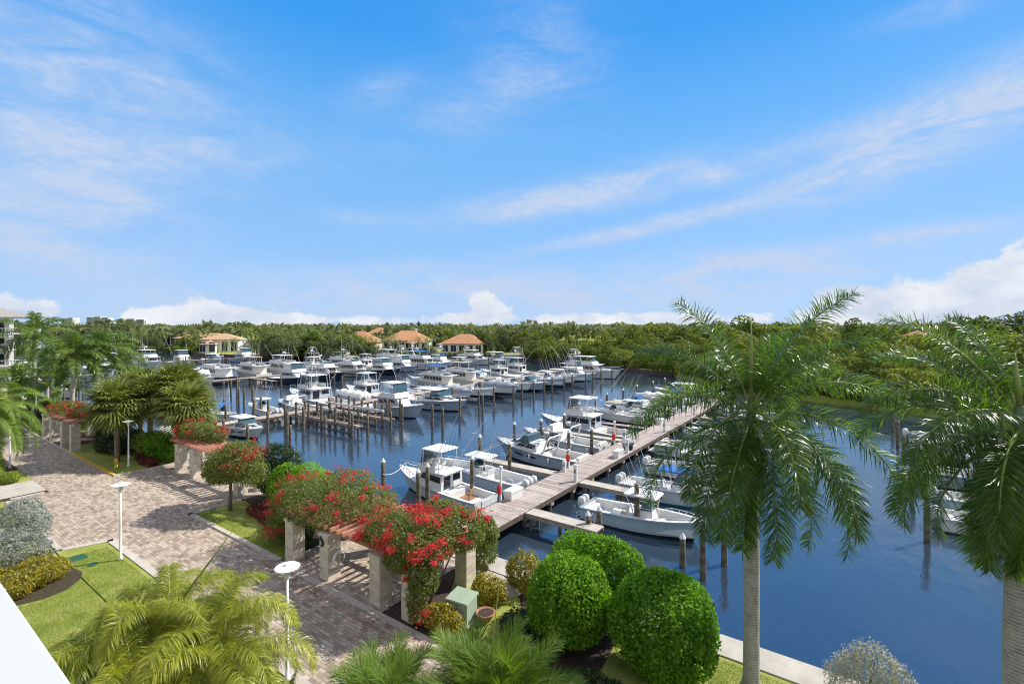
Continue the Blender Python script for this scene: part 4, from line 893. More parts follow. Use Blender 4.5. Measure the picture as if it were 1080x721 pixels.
for i, (k, y) in enumerate((('my_navy', 56), ('my_cream', 64.5), ('my_white', 73), ('sf_white', 82), ('my_blue', 91), ('sf_whiteplain', 100), ('my_white', 110), ('sf_grey', 121), ('cr_white', 131))):
    boat(k, D3L, y, -1, '%s, bow left, %s behind the far dock' % (['navy hulled yacht', 'cream yacht', 'white yacht', 'white towered fishing boat', 'blue topped yacht', 'white flybridge boat', 'white yacht', 'grey towered fishing boat', 'white hardtop cruiser'][i], ['nearest', 'second', 'third', 'fourth', 'fifth', 'sixth', 'seventh', 'eighth', 'ninth'][i]), 0, None, .95)
# far left
boat('cov_white', -141, 30, 1, 'boat with a pale cover seen under the left palms')
boat('cr_white', -160, 38, 1, 'white cruiser seen between the trunks of the left palms', 0, None, 1.2)
boat('sf_white', -193, 50, 1, 'white flybridge boat with a tower right of the left palms', 0, None, 1.1)
boat('my_white', -193, 60, 1, 'white two deck yacht beside the channel right of the left palms', 0, None, 1.0)
boat('sf_whiteplain', -193, 70, 1, 'white flybridge boat third along the far left dock', 0, None, 1.1)
boat('cr_white', -193, 80, 1, 'white cruiser farthest along the far left dock', 0, None, 1.2)
boat('cr_cover', -197, 56, -1, 'white covered cruiser behind the far left dock', 0, None, 1.1)
boat('cr_cover', -131, 27, 1, 'white cruiser just beyond the seawall left of the coconut palms', 0, None, 1.1)
boat('cc_white', -118, 31, 1, 'white open boat beyond the seawall behind the coconut palm trunks', 0, None, 1.2)
boat('sf_whiteplain', -172, 34, 1, 'white flybridge boat beyond the far left palms near the white building', 0, None, 1.1)
boat('my_cream', -170, 43, 1, 'cream trawler yacht in the far left corner of the marina', 0, None, .9)
boat('sf_grey', -193, 90, 1, 'grey towered fishing boat last along the far left dock', 0, None, 1.1)
boat('cov_white', -92, 30, 1, 'small white covered boat in open water behind the cabbage palms')
# right hand dock behind the palms
boat('cc_white', 4.2, 44.5, 1, 'white open boat with outboards towards us, left of the right hand palm')
boat('cc_grey', 4.6, 49.5, 1, 'pale blue open boat behind the boat with white outboards at right')
boat('cr_grey', 3.6, 56.5, 1, 'grey cruiser half hidden by the right hand palm fronds')
boat('cov_white', 4.5, 66, 1, 'white covered boat seen under the right hand palm fronds', .4)
boat('cc_white', 4.5, 75.5, 1, 'low white boat at the far end of the right hand dock')
for p, L in PRO.values(): remove(p)

# ------------------------------------------------------------------ mooring piles
def pile_proto(cap):
    t = thing('mooring_pile', 'x', 'mooring pile')
    b = MB(); b.tube([(0,0,-4.4),(.0,0,-1.2),(.015,.01,1.0),(.0,0,1.72)], [.19,.18,.165,.155], 10); b.build('post', 'pile', t, True)
    if cap: b = MB(); b.lathe([(.175,1.66),(.19,1.70),(.17,1.76),(.02,2.0)], 12); b.build('cap', 'white_matte', t)
    return t
PC, PP = pile_proto(True), pile_proto(False)
def pile(x, y, cap, label, group, h=0): return dup(PC if cap else PP, (x, y, h), random.uniform(0, 6), label, group, (1, 1, 1))
near_lab = 'weathered mooring pile with a white cone cap in the outer row of the near dock'
for px, py in ((404,486),(441,497),(451,491),(460.5,471),(498,483),(506,460),(542.5,446.5),(537.5,467),(570.5,443),(578,453),(595,437),(618,429),(600,455),(624,452)):
    x, y = G(px, py, 1.75); pile(x, y, True, near_lab, 'capped piles along the left slips of the near dock')
seatp = 'white capped mooring pile standing in the water in front of the round hedges'
for px, py in ((620,541),(632,536),(720,565)):
    x, y = G(px, py, .35); pile(x, y, True, seatp, 'capped piles in front of the round hedges', -1.45)
x, y = G(671.5, 512, 1.6); pile(x, y, False, 'tall bare mooring pile beside the open boat with white outboards', None)
x, y = G(741.5, 560, 1.2); pile(x, y, False, 'dark mooring pile at the bow of the open boat with white outboards', None, -.4)
x, y = G(764, 548, 1.2); pile(x, y, False, 'dark mooring pile showing between the hanging royal palm fronds', None, -.4)
lab1 = 'dark mooring pile among the boats at the far part of the near dock'
for y in (59.5, 65, 70.5, 76.5, 83, 90, 97): pile(-31.5+random.uniform(-.5,.5), y, True, lab1, 'piles at the far part of the near dock')
for y in (42, 49.5, 57, 65, 74, 83): pile(-7.2, y, False, 'dark mooring pile behind the big royal palm', 'piles behind the big royal palm')
lab2 = 'dark mooring pile off the bows on the right side of the middle dock'
for px, py in ((252,410),(238,428),(283,423),(275,420),(422,422),(456,428),(485,420),(509,418),(467,432)):
    x, y = G(px, py, 1.5); pile(x, y, False, lab2, 'piles on the right side of the middle dock')
for y in (62.5, 67, 71, 74.5, 78, 82, 86, 90, 94, 98.5, 103, 107.5, 112.5, 120): pile(-50.5+random.uniform(-1,1), y, False, lab2, 'piles on the right side of the middle dock')
for y in (62.5, 70.5, 78, 86, 94, 103): pile(-57+random.uniform(-.6,.6), y, False, lab2, 'piles on the right side of the middle dock')
lab3 = 'dark mooring pile off the bows on the left side of the middle dock'
for y in (38, 44, 54.5, 63, 72, 81, 90, 98, 106, 115): pile(-88+random.uniform(-1,1), y, False, lab3, 'piles on the left side of the middle dock')
lab4 = 'distant mooring pile in front of the yachts on the far dock'
for y in (46, 56, 60.5, 69.5, 78, 87, 95.5, 104, 112, 120, 128, 137, 146): pile(-99.5+random.uniform(-.8,.8), y, False, lab4, 'piles in front of the far dock')
for px, py in ((189,384),(202,400),(241,385),(305,372),(250,398)):
    x, y = G(px, py, 2.2); pile(x, y, False, lab4, 'piles in front of the far dock', .6)
for y in (41, 52, 61, 70, 80): pile(3.6, y, False, 'mooring pile beside the boats behind the right hand palm', 'piles at the right hand dock')
for i in range(26): pile(-112-2.6*i+random.uniform(-.8,.8), 23.5+random.uniform(0, 9), False, 'mooring pile beyond the seawall behind the left palms', 'piles behind the left palms', .4)
for y in range(44, 100, 6): pile(-178+random.uniform(-1,1), y, False, 'mooring pile off the bows along the far left dock', 'piles at the far left dock', .6)
for y in range(48, 140, 8): pile(-140+random.uniform(-1,1), y, False, lab4, 'piles in front of the far dock', .6)
lab5 = 'weathered mooring pile around the empty boat lift on the middle dock'
for x, y in ((-50.5,37.5),(-50.2,39.6),(-50.4,43.5),(-50.6,45.6),(-55,36.8),(-59.5,36.6),(-63.5,36.4),(-55.5,47.2),(-58,33.5),(-62,33.2),(-57,28.2),(-61.5,27.6),(-64.5,28),(-53,31),(-71.5,27),(-74.5,29.5),(-78,31),(-72,36.5),(-76,38.5),(-80,36),(-84,41)): pile(x, y, False, lab5, 'piles around the empty boat lift', random.choice((-.7, -.4, 0)))
remove(PC); remove(PP)
# the empty boat lift at the near end of the middle dock
bl = thing('boat_lift', 'empty timber boat lift of many piles and beams on the middle dock', 'boat lift', (-65.5, 38.6, 0))
for i in range(5):
    for yy in (0, 1.3, 5.2, 6.5):
        xx = 1.0+i*3.0; b = MB(); b.tube([(xx, yy, -4), (xx, yy, 1.6+.35*((i*7+int(yy*3)) % 3)/2)], .16, 8); b.build('pile', 'pile', bl)
for yy in (.65, 5.85):
    b = MB(); b.box(.2, 14.2, yy-.4, yy+.4, -.36, -.3); b.build('walkway', 'plank', bl); b = MB(); b.box(.2, 14.2, yy-.5, yy-.41, -.5, -.2); b.box(.2, 14.2, yy+.41, yy+.5, -.5, -.2); b.build('stringer', 'pale_beam', bl)
for yy in (1.52, 4.98):
    b = MB(); b.box(.6, 13.6, yy-.08, yy+.08, .75, 1.05); b.build('top_beam', 'alu', bl)
    b = MB(); b.box(2.5, 11.5, yy-.05, yy+.25, -1.1, -.85); b.build('bunk', 'pale_beam', bl)
for xx in (2.5, 6, 11):
    b = MB()
    for yy in (1.52, 4.98): b.tube([(xx, yy, .8), (xx, yy, -1.0)], .02, 4)
    b.build('cable', 'metal', bl)
# ------------------------------------------------------------------ dock furniture
def on_dock(px, py): x, y = G(px, py, DZ); return x, y
def dock_box(x, y, label, w=.62, L=1.3):
    t = thing('dock_box', label, 'storage box', (x, y, DZ), 0, None)
    b = MB(); b.loft([[(-w*.44,-L*.46,0),(w*.44,-L*.46,0),(w*.44,L*.46,0),(-w*.44,L*.46,0)],[(-w*.5,-L*.5,.55),(w*.5,-L*.5,.55),(w*.5,L*.5,.55),(-w*.5,L*.5,.55)]]); b.build('body', 'white', t)
    b = MB(); b.loft([[(-w*.54,-L*.53,.552),(w*.54,-L*.53,.552),(w*.54,L*.53,.552),(-w*.54,L*.53,.552)],[(-w*.52,-L*.51,.66),(w*.52,-L*.51,.70),(w*.52,L*.51,.70),(-w*.52,L*.51,.66)]]); b.build('lid', 'white', t)
dock_box(-20.85, 29.6, 'white storage box at the near end of the dock beside the teal bottomed boat', .75, 1.5)
dock_box(-19.0, 44.6, 'white storage box with a coil of cloth halfway along the right edge of the dock')
dock_box(-20.9, 62.6, 'white storage box beside the walking person on the dock', .8, 1.3)
dock_box(-20.9, 74, 'far white storage box along the near dock past the walking person')
def pedestal(x, y, label, red=True, h=1.25):
    t = thing('dock_pedestal', label, 'dock pedestal', (x, y, DZ))
    b = MB(); b.bbox(-.14,.14,-.12,.12,0,h,.03); b.build('post', 'white', t)
    b = MB(); b.bbox(-.17,.17,-.15,.15,h+.002,h+.12,.04); b.build('light_cap', 'lamp_glass', t)
    b = MB(); b.box(-.1,.1,-.135,-.122,h*.55,h*.8); b.build('socket_cover', 'grey', t)
pedestal(-18.85, 35.6, 'white power pedestal at the right edge of the dock beside the pale finger pier')
pedestal(-20.95, 37.5, 'small white power pedestal at the root of the pale finger pier', True, .8)
pedestal(-18.85, 46.5, 'white power pedestal past the halfway storage box on the dock')
pedestal(-20.95, 50.9, 'white power pedestal beside the white sloping window cover boat')
pedestal(-18.85, 58, 'white power pedestal short of the walking person')
pedestal(-18.85, 71, 'far white power pedestal past the walking person')
def fire_post(x, y, label, h=2.4):
    t = thing('fire_post', label, 'post', (x, y, DZ))
    b = MB(); b.bbox(-.07,.07,-.07,.07,0,h,.015); b.build('post', 'white', t)
    b = MB(); b.bbox(-.16,.16,-.31,-.075,.62,1.22,.03); b.build('extinguisher_cabinet', 'red', t)
    b = MB(); b.bbox(-.12,.12,-.12,.12,h+.001,h+.18,.03); b.build('lamp', 'lamp_glass', t)
fire_post(-21.1, 28.4, 'tall white post with a red extinguisher cabinet nearest the bougainvillea')
fire_post(-21.1, 38.6, 'white post with a red extinguisher cabinet beside the pale finger pier', 1.5)
fire_post(-21.1, 48.6, 'white post with a red extinguisher cabinet halfway along the dock')
fire_post(-21.1, 60.6, 'white post with a red extinguisher cabinet just short of the walking person')
ct = thing('dock_cart', 'dark two wheeled dock cart parked halfway along the dock', 'cart', (-19.3, 47.8, DZ), R(60))
b = MB(); b.loft([[(-.4,-.3,.3),(.4,-.3,.3),(.4,.3,.3),(-.4,.3,.3)],[(-.55,-.4,.75),(.55,-.4,.75),(.55,.4,.75),(-.55,.4,.75)]]); b.build('tub', 'grey', ct)
for sg in (1,-1):
    b = MB(); b.tube([(0,sg*.42,.25),(0,sg*.5,.25)], .25, 14); b.build('wheel', 'black', ct)
b = MB(); b.tube([(.5,-.35,.7),(1.1,-.3,.95),(1.1,.3,.95),(.5,.35,.7)], .022, 5); b.build('handle', 'metal', ct)
def rope(pts, label, r=.022):
    b = MB(); P = []
    for (a, c), sag in zip(zip(pts, pts[1:]), [.35]*9):
        for i in range(8):
            u = i/8; P.append((a[0]+(c[0]-a[0])*u, a[1]+(c[1]-a[1])*u, a[2]+(c[2]-a[2])*u-sag*4*u*(1-u)))
    P.append(pts[-1]); b.tube(P, r, 4); tag(b.build('mooring_rope', 'canvas_white'), label, 'rope')
a = G(404, 500, .9); c = G(441, 505, 1.1); rope([(*a, .9), (-31.6, 28.9, .7)], 'sagging pale mooring rope from the lone pile to the near fishing boat bow')
a = G(460.5, 485, 1); rope([(*a, 1.0), (-31.5, 28.95, .7)], 'pale mooring rope between the capped pile and the near fishing boat bow')
# the person walking along the dock
def person(x, y, z, rz):
    t = thing('person', 'person in dark clothes walking along the plank dock', 'person', (x, y, z), rz)
    v = [(0,0,.93),(0,0,1.12),(0,.01,1.38),(0,.0,1.50),(0,.02,1.56),                       # pelvis..neck
         (.09,0,.88),(.10,.14,.50),(.10,.06,.09),(.10,.20,.04), (-.09,0,.88),(-.10,-.06,.48),(-.10,-.28,.12),(-.10,-.18,.03),
         (.19,0,1.41),(.25,-.10,1.15),(.25,.02,.92),(.25,.06,.84), (-.19,0,1.41),(-.25,.10,1.15),(-.24,.24,.95),(-.24,.30,.89)]
    e = [(0,1),(1,2),(2,3),(3,4),(0,5),(5,6),(6,7),(7,8),(0,9),(9,10),(10,11),(11,12),(2,13),(13,14),(14,15),(15,16),(2,17),(17,18),(18,19),(19,20)]
    rr = [.15,.14,.16,.075,.055,.095,.07,.045,.04,.095,.07,.045,.04,.065,.048,.036,.03,.065,.048,.036,.03]
    me = bpy.data.meshes.new('body'); me.from_pydata(v, e, []); me.materials.append(M['cloth_dark'])
    o = bpy.data.objects.new('body', me); COL.objects.link(o); reg(o, t)
    md = o.modifiers.new('skin', 'SKIN'); md.use_smooth_shade = True
    sv_ = me.skin_vertices[0].data if me.skin_vertices else None
    if sv_ is None:
        bpy.context.view_layer.objects.active = o; bpy.ops.mesh.customdata_skin_add(); sv_ = me.skin_vertices[0].data
    for i, r_ in enumerate(rr): sv_[i].radius = (r_, r_*.8 if i < 3 else r_); sv_[i].use_root = (i == 0)
    s2 = o.modifiers.new('sub', 'SUBSURF'); s2.levels = s2.render_levels = 1
    b = MB(); b.lathe([(.02,1.53),(.06,1.56),(.085,1.62),(.092,1.68),(.085,1.74),(.05,1.79),(.01,1.80)], 14); b.loft([[(-.015,.08,1.66),(.015,.08,1.66),(.012,.115,1.645),(-.012,.115,1.645)],[(-.008,.08,1.70),(.008,.08,1.70),(.006,.085,1.70),(-.006,.085,1.70)]])
    for sg in (1,-1): b.box(sg*.088-.012, sg*.088+.012, -.015, .02, 1.63, 1.69)
    b.build('head', 'skin', t, True)
    b = MB(); b.lathe([(.095,1.69),(.10,1.73),(.088,1.78),(.05,1.815),(.01,1.825)], 14, (0,-.012)); b.build('hair', 'hair', t, True)
    for sg, hx, hy, hz in ((1,.25,.07,.80),(-1,-.24,.33,.86)):
        b = MB(); b.bbox(hx-.02,hx+.02,hy-.035,hy+.035,hz-.06,hz+.04,.01)
        for k in range(4): b.tube([(hx,hy-.026+.017*k,hz-.05),(hx-.006,hy-.022+.018*k,hz-.09),(hx-.018,hy-.02+.018*k,hz-.115+.006*abs(k-1))], .008, 5)
        b.tube([(hx,hy+.03,hz),(hx-.01,hy+.055,hz-.04)], .009, 5); b.build('hand', 'skin', t)
person(-20.55, 64.9, DZ, R(190))
# ------------------------------------------------------------------ plants
def kites(P, Nrm, size, aspect, rng, jit=.6, bend=.18):
    """one leaf per point: a folded four-sided blade facing roughly along Nrm"""
    n = len(P); Nn = Nrm + rng.normal(0, jit, (n,3)); Nn /= np.linalg.norm(Nn, axis=1)[:,None]+1e-9
    t = rng.normal(0, 1, (n,3)); t -= (t*Nn).sum(1)[:,None]*Nn; t /= np.linalg.norm(t, axis=1)[:,None]+1e-9
    b = np.cross(Nn, t); L = size*rng.uniform(.65, 1.3, (n,1)); W = L*aspect
    V = np.stack([P - t*L*.5, P + b*W*.5 - Nn*L*bend*.5 + t*L*.05, P + t*L*.5 - Nn*L*bend, P - b*W*.5 - Nn*L*bend*.5 + t*L*.05], 1).reshape(-1, 3)
    F = np.arange(4*n).reshape(-1, 4)
    tri = np.stack([F[:,[0,1,2]], F[:,[0,2,3]]], 1).reshape(-1, 3)
    return V, tri
def lump_points(lumps, n, rng, shell=(.80, 1.03), inner=.18, flat_bottom=None, rag=.12, up=.0, gap=0):
    """points over the outside of a union of ellipsoids, with ragged radius and outward normals"""
    C = np.array([l[0] for l in lumps], float); Rd = np.array([l[1] for l in lumps], float)
    area = (Rd[:,0]*Rd[:,1]+Rd[:,0]*Rd[:,2]+Rd[:,1]*Rd[:,2]); pr = area/area.sum(); m = int(n*2.4)
    k = rng.choice(len(lumps), m, p=pr); d = rng.normal(0, 1, (m,3)); d /= np.linalg.norm(d, axis=1)[:,None]
    rr = rng.uniform(shell[0], shell[1], m); ins = rng.random(m) < inner; rr[ins] = rng.uniform(.35, .85, ins.sum())
    ph = rng.uniform(0, 6.28, (4, 3)); fr = rng.normal(0, 3.2, (4, 3)); rg = sum(np.sin((d@fr[i]) + ph[i,0] + k*1.7) for i in range(4))/4
    P = C[k] + d*Rd[k]*(rr + rag*rg)[:,None]
    keep = np.ones(m, bool)
    if gap:                                            # small openings between the leaf clumps
        fq = rng.normal(0, 5.5, (6, 3)); pq = rng.uniform(0, 6.28, 6); hf = sum(np.sin(P@fq[i]/max(.5, Rd.mean()**.5)+pq[i]) for i in range(6))/6
        keep &= (hf > -gap) | (rng.random(m) < .25)
    for j in range(len(lumps)):
        q = np.linalg.norm((P-C[j])/Rd[j], axis=1); keep &= ~((q < .72) & (k != j))
    if flat_bottom is not None: keep &= P[:,2] > flat_bottom
    P = P[keep][:n]; Nn = (d/Rd[k])[keep][:n]; Nn /= np.linalg.norm(Nn, axis=1)[:,None]; Nn[:,2] += up
    return P, Nn
def foliage(name, lumps, n, size, mat, parent, seed, aspect=.5, rag=.12, inner=.2, floor=None, jit=.6, up=.35, shell=(.8,1.03), gap=.28):
    rng = np.random.default_rng(seed); P, Nn = lump_points(lumps, n, rng, shell, inner, floor, rag, up, gap)
    V, Fc = kites(P, Nn, size, aspect, rng, jit); return np_mesh(name, V, Fc, mat, parent)
def sticks(name, base, tips, r, mat, parent, bend=.15, seed=0):
    rng = random.Random(seed); b = MB()
    for tp in tips:
        m1 = [base[i]+(tp[i]-base[i])*.45+rng.uniform(-bend, bend) for i in range(3)]; b.tube([base, m1, tp], [r, r*.65, r*.2], 6)
    return b.build(name, mat, parent, True)
def bush(name, label, cat, loc, lumps, n, size, mat, seed, aspect=.5, rag=.1, floor=.02, stem='bark', jit=.6, shell=(.8,1.03), part='foliage', inner=.2, group=None):
    t = thing(name, label, cat, (*loc, 0), 0, group)
    foliage(part, lumps, n, size, mat, t, seed, aspect, rag, inner, floor, jit, .35, shell)
    sticks('stem', (0,0,-.05), [(l[0][0]*.8, l[0][1]*.8, l[0][2]) for l in lumps[:5]], .06, stem, t, .1, seed); return t
def blossoms(parent, lumps, n, size, seed, mat='boug_flower', up_only=.0, clus=.16, k=26):
    """sprays of bracts gathered in clusters on the sunny outside"""
    rng = np.random.default_rng(seed); P, Nn = lump_points(lumps, max(8, n//k), rng, (1.0, 1.10), 0, None, .10, .5)
    sel = Nn[:,2] > up_only; P, Nn = P[sel], Nn[sel]; idx = rng.integers(0, len(P), n)
    sp = rng.uniform(.4, 1.5, len(P))[idx][:,None]
    Q = P[idx] + rng.normal(0, clus, (n,3))*sp*np.array([1,1,.6]) + Nn[idx]*rng.uniform(0,.10,(n,1))
    V, Fc = kites(Q, Nn[idx], size, .75, rng, .8); return np_mesh('blossom', V, Fc, mat, parent)

# clipped round hedges at the water's edge
def ball(r, sq=1.0, z=None, c=(0,0)): return ((c[0], c[1], z if z is not None else r*sq), (r, r, r*sq))
bush('round_hedge', 'large clipped glossy green ball hedge nearest the royal palm trunk', 'hedge', (-5.7, 17.4), [((0,0,1.8),(1.80,1.72,1.80)), ((.3,.15,2.15),(1.45,1.4,1.42)), ((-.4,-.3,1.9),(1.4,1.4,1.5)), ((.5,-.4,1.45),(1.3,1.3,1.3)), ((-.15,.3,2.3),(1.2,1.2,1.3))], 26250, .135, 'ficus_leaf', 11, .5, .09, .05, 'bark', .95, (.84, 1.05), 'foliage', .38)
bush('round_hedge', 'clipped glossy green hedge left of the ball hedge beside the water', 'hedge', (-9.25, 17.0), [((0,0,1.75),(1.62,1.6,1.66)), ((.3,.1,2.0),(1.3,1.3,1.25)), ((-.35,.1,2.0),(1.25,1.2,1.3)), ((-.35,-.3,1.45),(1.2,1.2,1.25)), ((.35,-.3,1.45),(1.2,1.2,1.2))], 26250, .135, 'ficus_leaf', 12, .5, .095, .05, 'bark', .95, (.84, 1.05), 'foliage', .38)
bush('round_hedge', 'clipped green hedge behind the other two at the seawall', 'hedge', (-9.0, 18.9), [((.4,0,1.9),(1.6,1.0,1.75)), ((-.7,.1,2.3),(1.4,1.1,1.3)), ((.9,.1,2.5),(1.1,.95,1.1)), ((-.1,-.2,2.7),(1.1,.9,.9))], 19250, .135, 'ficus_leaf', 13, .5, .10, .05, 'bark', .95, (.84, 1.05), 'foliage', .38)
bush('flowering_shrub', 'dull olive shrub between the walkway and the round hedges', 'shrub', (-12.9, 19.3), [((0,0,.9),(.9,.8,.95)), ((.5,-.3,.7),(.7,.6,.8)), ((-.5,.1,.65),(.6,.6,.7))], 4200, .13, 'croton_leaf', 14, .45, .16)
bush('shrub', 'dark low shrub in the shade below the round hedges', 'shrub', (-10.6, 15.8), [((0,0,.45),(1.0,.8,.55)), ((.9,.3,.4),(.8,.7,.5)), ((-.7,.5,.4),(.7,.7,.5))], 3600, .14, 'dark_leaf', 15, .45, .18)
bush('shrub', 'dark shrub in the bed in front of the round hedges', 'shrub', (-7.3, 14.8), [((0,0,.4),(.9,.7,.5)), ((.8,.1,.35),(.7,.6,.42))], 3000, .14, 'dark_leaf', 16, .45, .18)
bush('shrub', 'yellow green shrub against the kerb below the bougainvillea', 'shrub', (-13.9, 14.75), [((0,0,.45),(.75,.6,.55)), ((-.5,-.1,.42),(.55,.5,.48)), ((.55,.0,.4),(.5,.45,.45))], 4600, .10, 'croton_leaf', 17, .5, .16)
bush('shrub', 'yellow green shrub behind the green utility cabinet', 'shrub', (-13.7, 17.3), [((0,0,.6),(.7,.6,.65)), ((.4,.2,.55),(.55,.5,.6))], 3400, .11, 'croton_leaf', 18, .5, .16)
bush('shrub', 'tall dull green shrub at the pergola corner beside the dock', 'shrub', (-15.7, 19.6), [((0,0,1.3),(.8,.7,1.3)), ((.2,.1,2.0),(.6,.6,.8))], 5200, .12, 'boug_leaf', 19, .5, .16)

# bougainvillea over the pergola
def boug(label, loc, lumps, n, nf, seed, fm='boug_flower', k=26, size=.115, stems=None, up_only=.0, fs=.085):
    t = thing('bougainvillea', label, 'bougainvillea', (*loc, 0))
    foliage('foliage', lumps, n, size, 'boug_leaf', t, seed, .55, .17, .22, .25, .7, .3, (.78, 1.06))
    blossoms(t, lumps, nf, fs, seed+50, fm, up_only, .15, k)
    sticks('stem', (0,0,-.05), stems or [(lumps[0][0][0], lumps[0][0][1], lumps[0][0][2])], .07, 'bark', t, .12, seed); return t
boug('big bougainvillea with vivid red blossom spilling down over the nearest pergola columns', (-15.0, 14.4),
     [((-.5,.9,3.15),(1.5,1.7,.95)), ((-2.0,1.1,3.05),(1.5,1.5,.8)), ((.1,2.6,3.1),(1.2,1.3,.9)), ((-1.6,3.0,3.15),(1.4,1.1,.75)), ((-3.0,.6,2.85),(.9,1.0,.55)), ((.3,.0,2.2),(.75,.65,1.0)), ((.15,-.2,1.2),(.5,.45,.9)), ((.1,-.1,.5),(.45,.4,.6)), ((-.9,-.2,2.5),(.9,.5,.55)), ((-3.6,1.6,2.95),(1.0,1.2,.55))], 28000, 7600, 21, 'boug_flower', 40,
     stems=[(0,0,2.4),(-.5,.9,3.0),(.1,2.6,3.0)])
boug('bougainvillea with scattered red blossom over the pergola left of the entrance', (-25.3, 15.0),
     [((.6,.9,3.0),(1.9,1.7,.95)), ((2.6,1.2,3.1),(1.7,1.6,.85)), ((-1.1,1.2,2.6),(1.5,1.5,1.0)), ((1.2,2.9,3.2),(2.0,1.2,.8)), ((4.1,1.6,3.05),(1.5,1.7,.75)), ((1.6,-.55,2.55),(1.3,.55,.5)), ((3.2,-.45,2.65),(1.2,.5,.45)), ((-1.3,.2,1.7),(1.0,.9,1.0)), ((-1.5,.1,.9),(.9,.8,.8)), ((.3,-.3,2.4),(1.2,.6,.6)), ((4.6,1.0,2.95),(.9,.9,.5))], 25000, 4300, 22, 'boug_flower', 40,
     stems=[(0,0,2.2),(.6,.9,3.0),(1.2,2.9,3.0)])
boug('bougainvillea with orange red blossom along the top of the middle pergola', (-45.4, 18.2),
     [((-1.6,.5,3.3),(1.7,1.2,.8)), ((.3,.7,3.35),(1.5,1.1,.75)), ((-2.8,.5,2.9),(1.0,1.0,.8)), ((1.6,.9,3.2),(1.0,.9,.6))], 7000, 1500, 23, 'boug_flower_orange', 26, .16, fs=.12, up_only=.35, stems=[(-.5,.4,3.1)])
boug('bougainvillea with orange red blossom over the far stone columns at left', (-67.5, 14.7),
     [((-3.5,.8,3.3),(2.2,1.4,.8)), ((-.6,1.0,3.4),(2.0,1.4,.85)), ((2.2,1.2,3.3),(1.8,1.3,.8)), ((4.2,1.4,3.0),(1.2,1.2,.8))], 7000, 1700, 24, 'boug_flower_orange', 26, .18, fs=.14, up_only=.2, stems=[(-.5,.4,3.2)])
tb_ = thing('bougainvillea_tree', 'small round headed bougainvillea tree with red tips on the grass island', 'tree', (-34.5, 15.9, 0))
lm = [((0,0,3.1),(1.7,1.5,1.2)), ((-1.6,.2,2.8),(1.2,1.1,.9)), ((1.5,.1,3.2),(1.4,1.2,1.0)), ((.6,.5,3.9),(1.5,1.2,.7)), ((-.7,-.4,2.4),(1.0,.9,.7)), ((2.3,.3,2.9),(1.0,.9,.9)), ((-2.2,-.1,2.3),(.7,.7,.6))]
foliage('crown', lm, 13000, .16, 'boug_leaf', tb_, 31, .5, .22, .25, None, .7, .3, (.75, 1.08))
blossoms(tb_, [lm[3], lm[2], lm[0]], 700, .11, 81, 'boug_flower_orange', .75, .22, 18)
b = MB(); b.tube([(0,0,-.05),(.05,.02,.9),(-.02,.05,1.7),(.02,.05,2.4)], [.14,.11,.10,.08], 9)
for tx, ty, tz in ((-.9,.1,2.9),(.9,.1,3.1),(.3,.5,3.5),(-.3,-.4,2.8)): b.tube([(0,.05,1.7),(tx*.5,ty*.5,2.3),(tx,ty,tz)], [.07,.05,.02], 6)
b.build('trunk', 'bark', tb_, True)
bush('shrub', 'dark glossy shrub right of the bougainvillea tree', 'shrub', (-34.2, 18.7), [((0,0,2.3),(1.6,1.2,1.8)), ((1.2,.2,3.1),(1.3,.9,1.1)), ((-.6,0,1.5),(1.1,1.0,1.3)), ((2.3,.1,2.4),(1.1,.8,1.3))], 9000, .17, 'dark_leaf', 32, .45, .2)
bush('round_hedge', 'bright green rounded hedge behind the left bougainvillea', 'hedge', (-31.2, 18.2), [((0,0,1.6),(1.5,1.2,1.65)), ((1.7,.3,1.75),(1.5,1.2,1.7)), ((-.9,.0,1.4),(1.2,1.0,1.5)), ((3.1,.4,1.65),(1.3,1.1,1.6))], 15000, .13, 'ficus_leaf', 33, .5, .07, .05, 'bark', .55, (.88, 1.04))
bush('ground_plant', 'red leaved ground plants under the bougainvillea tree', 'plant', (-32.2, 16.6), [((0,0,.25),(1.2,.6,.35)), ((1.6,-.2,.3),(1.0,.6,.4)), ((3.2,-.4,.35),(1.2,.6,.45))], 2600, .18, 'red_leaf', 34, .3, .25)
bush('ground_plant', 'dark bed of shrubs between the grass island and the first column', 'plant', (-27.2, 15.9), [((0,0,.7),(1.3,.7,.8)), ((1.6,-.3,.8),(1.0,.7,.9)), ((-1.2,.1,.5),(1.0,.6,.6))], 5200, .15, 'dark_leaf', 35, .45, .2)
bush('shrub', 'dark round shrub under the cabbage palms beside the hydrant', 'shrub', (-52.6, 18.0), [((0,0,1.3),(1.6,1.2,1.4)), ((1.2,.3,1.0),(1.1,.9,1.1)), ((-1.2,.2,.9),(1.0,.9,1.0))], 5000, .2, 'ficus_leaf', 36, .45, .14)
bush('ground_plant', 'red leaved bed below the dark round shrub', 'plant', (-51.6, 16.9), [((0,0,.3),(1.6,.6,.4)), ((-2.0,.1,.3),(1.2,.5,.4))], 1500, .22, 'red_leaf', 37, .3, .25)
bush('shrub', 'shaded shrub at the foot of the cabbage palm trunks', 'shrub', (-60.2, 16.2), [((0,0,.8),(1.6,1.0,.9)), ((2.0,.4,.7),(1.4,.9,.8))], 3000, .22, 'dark_leaf', 38, .45, .2)

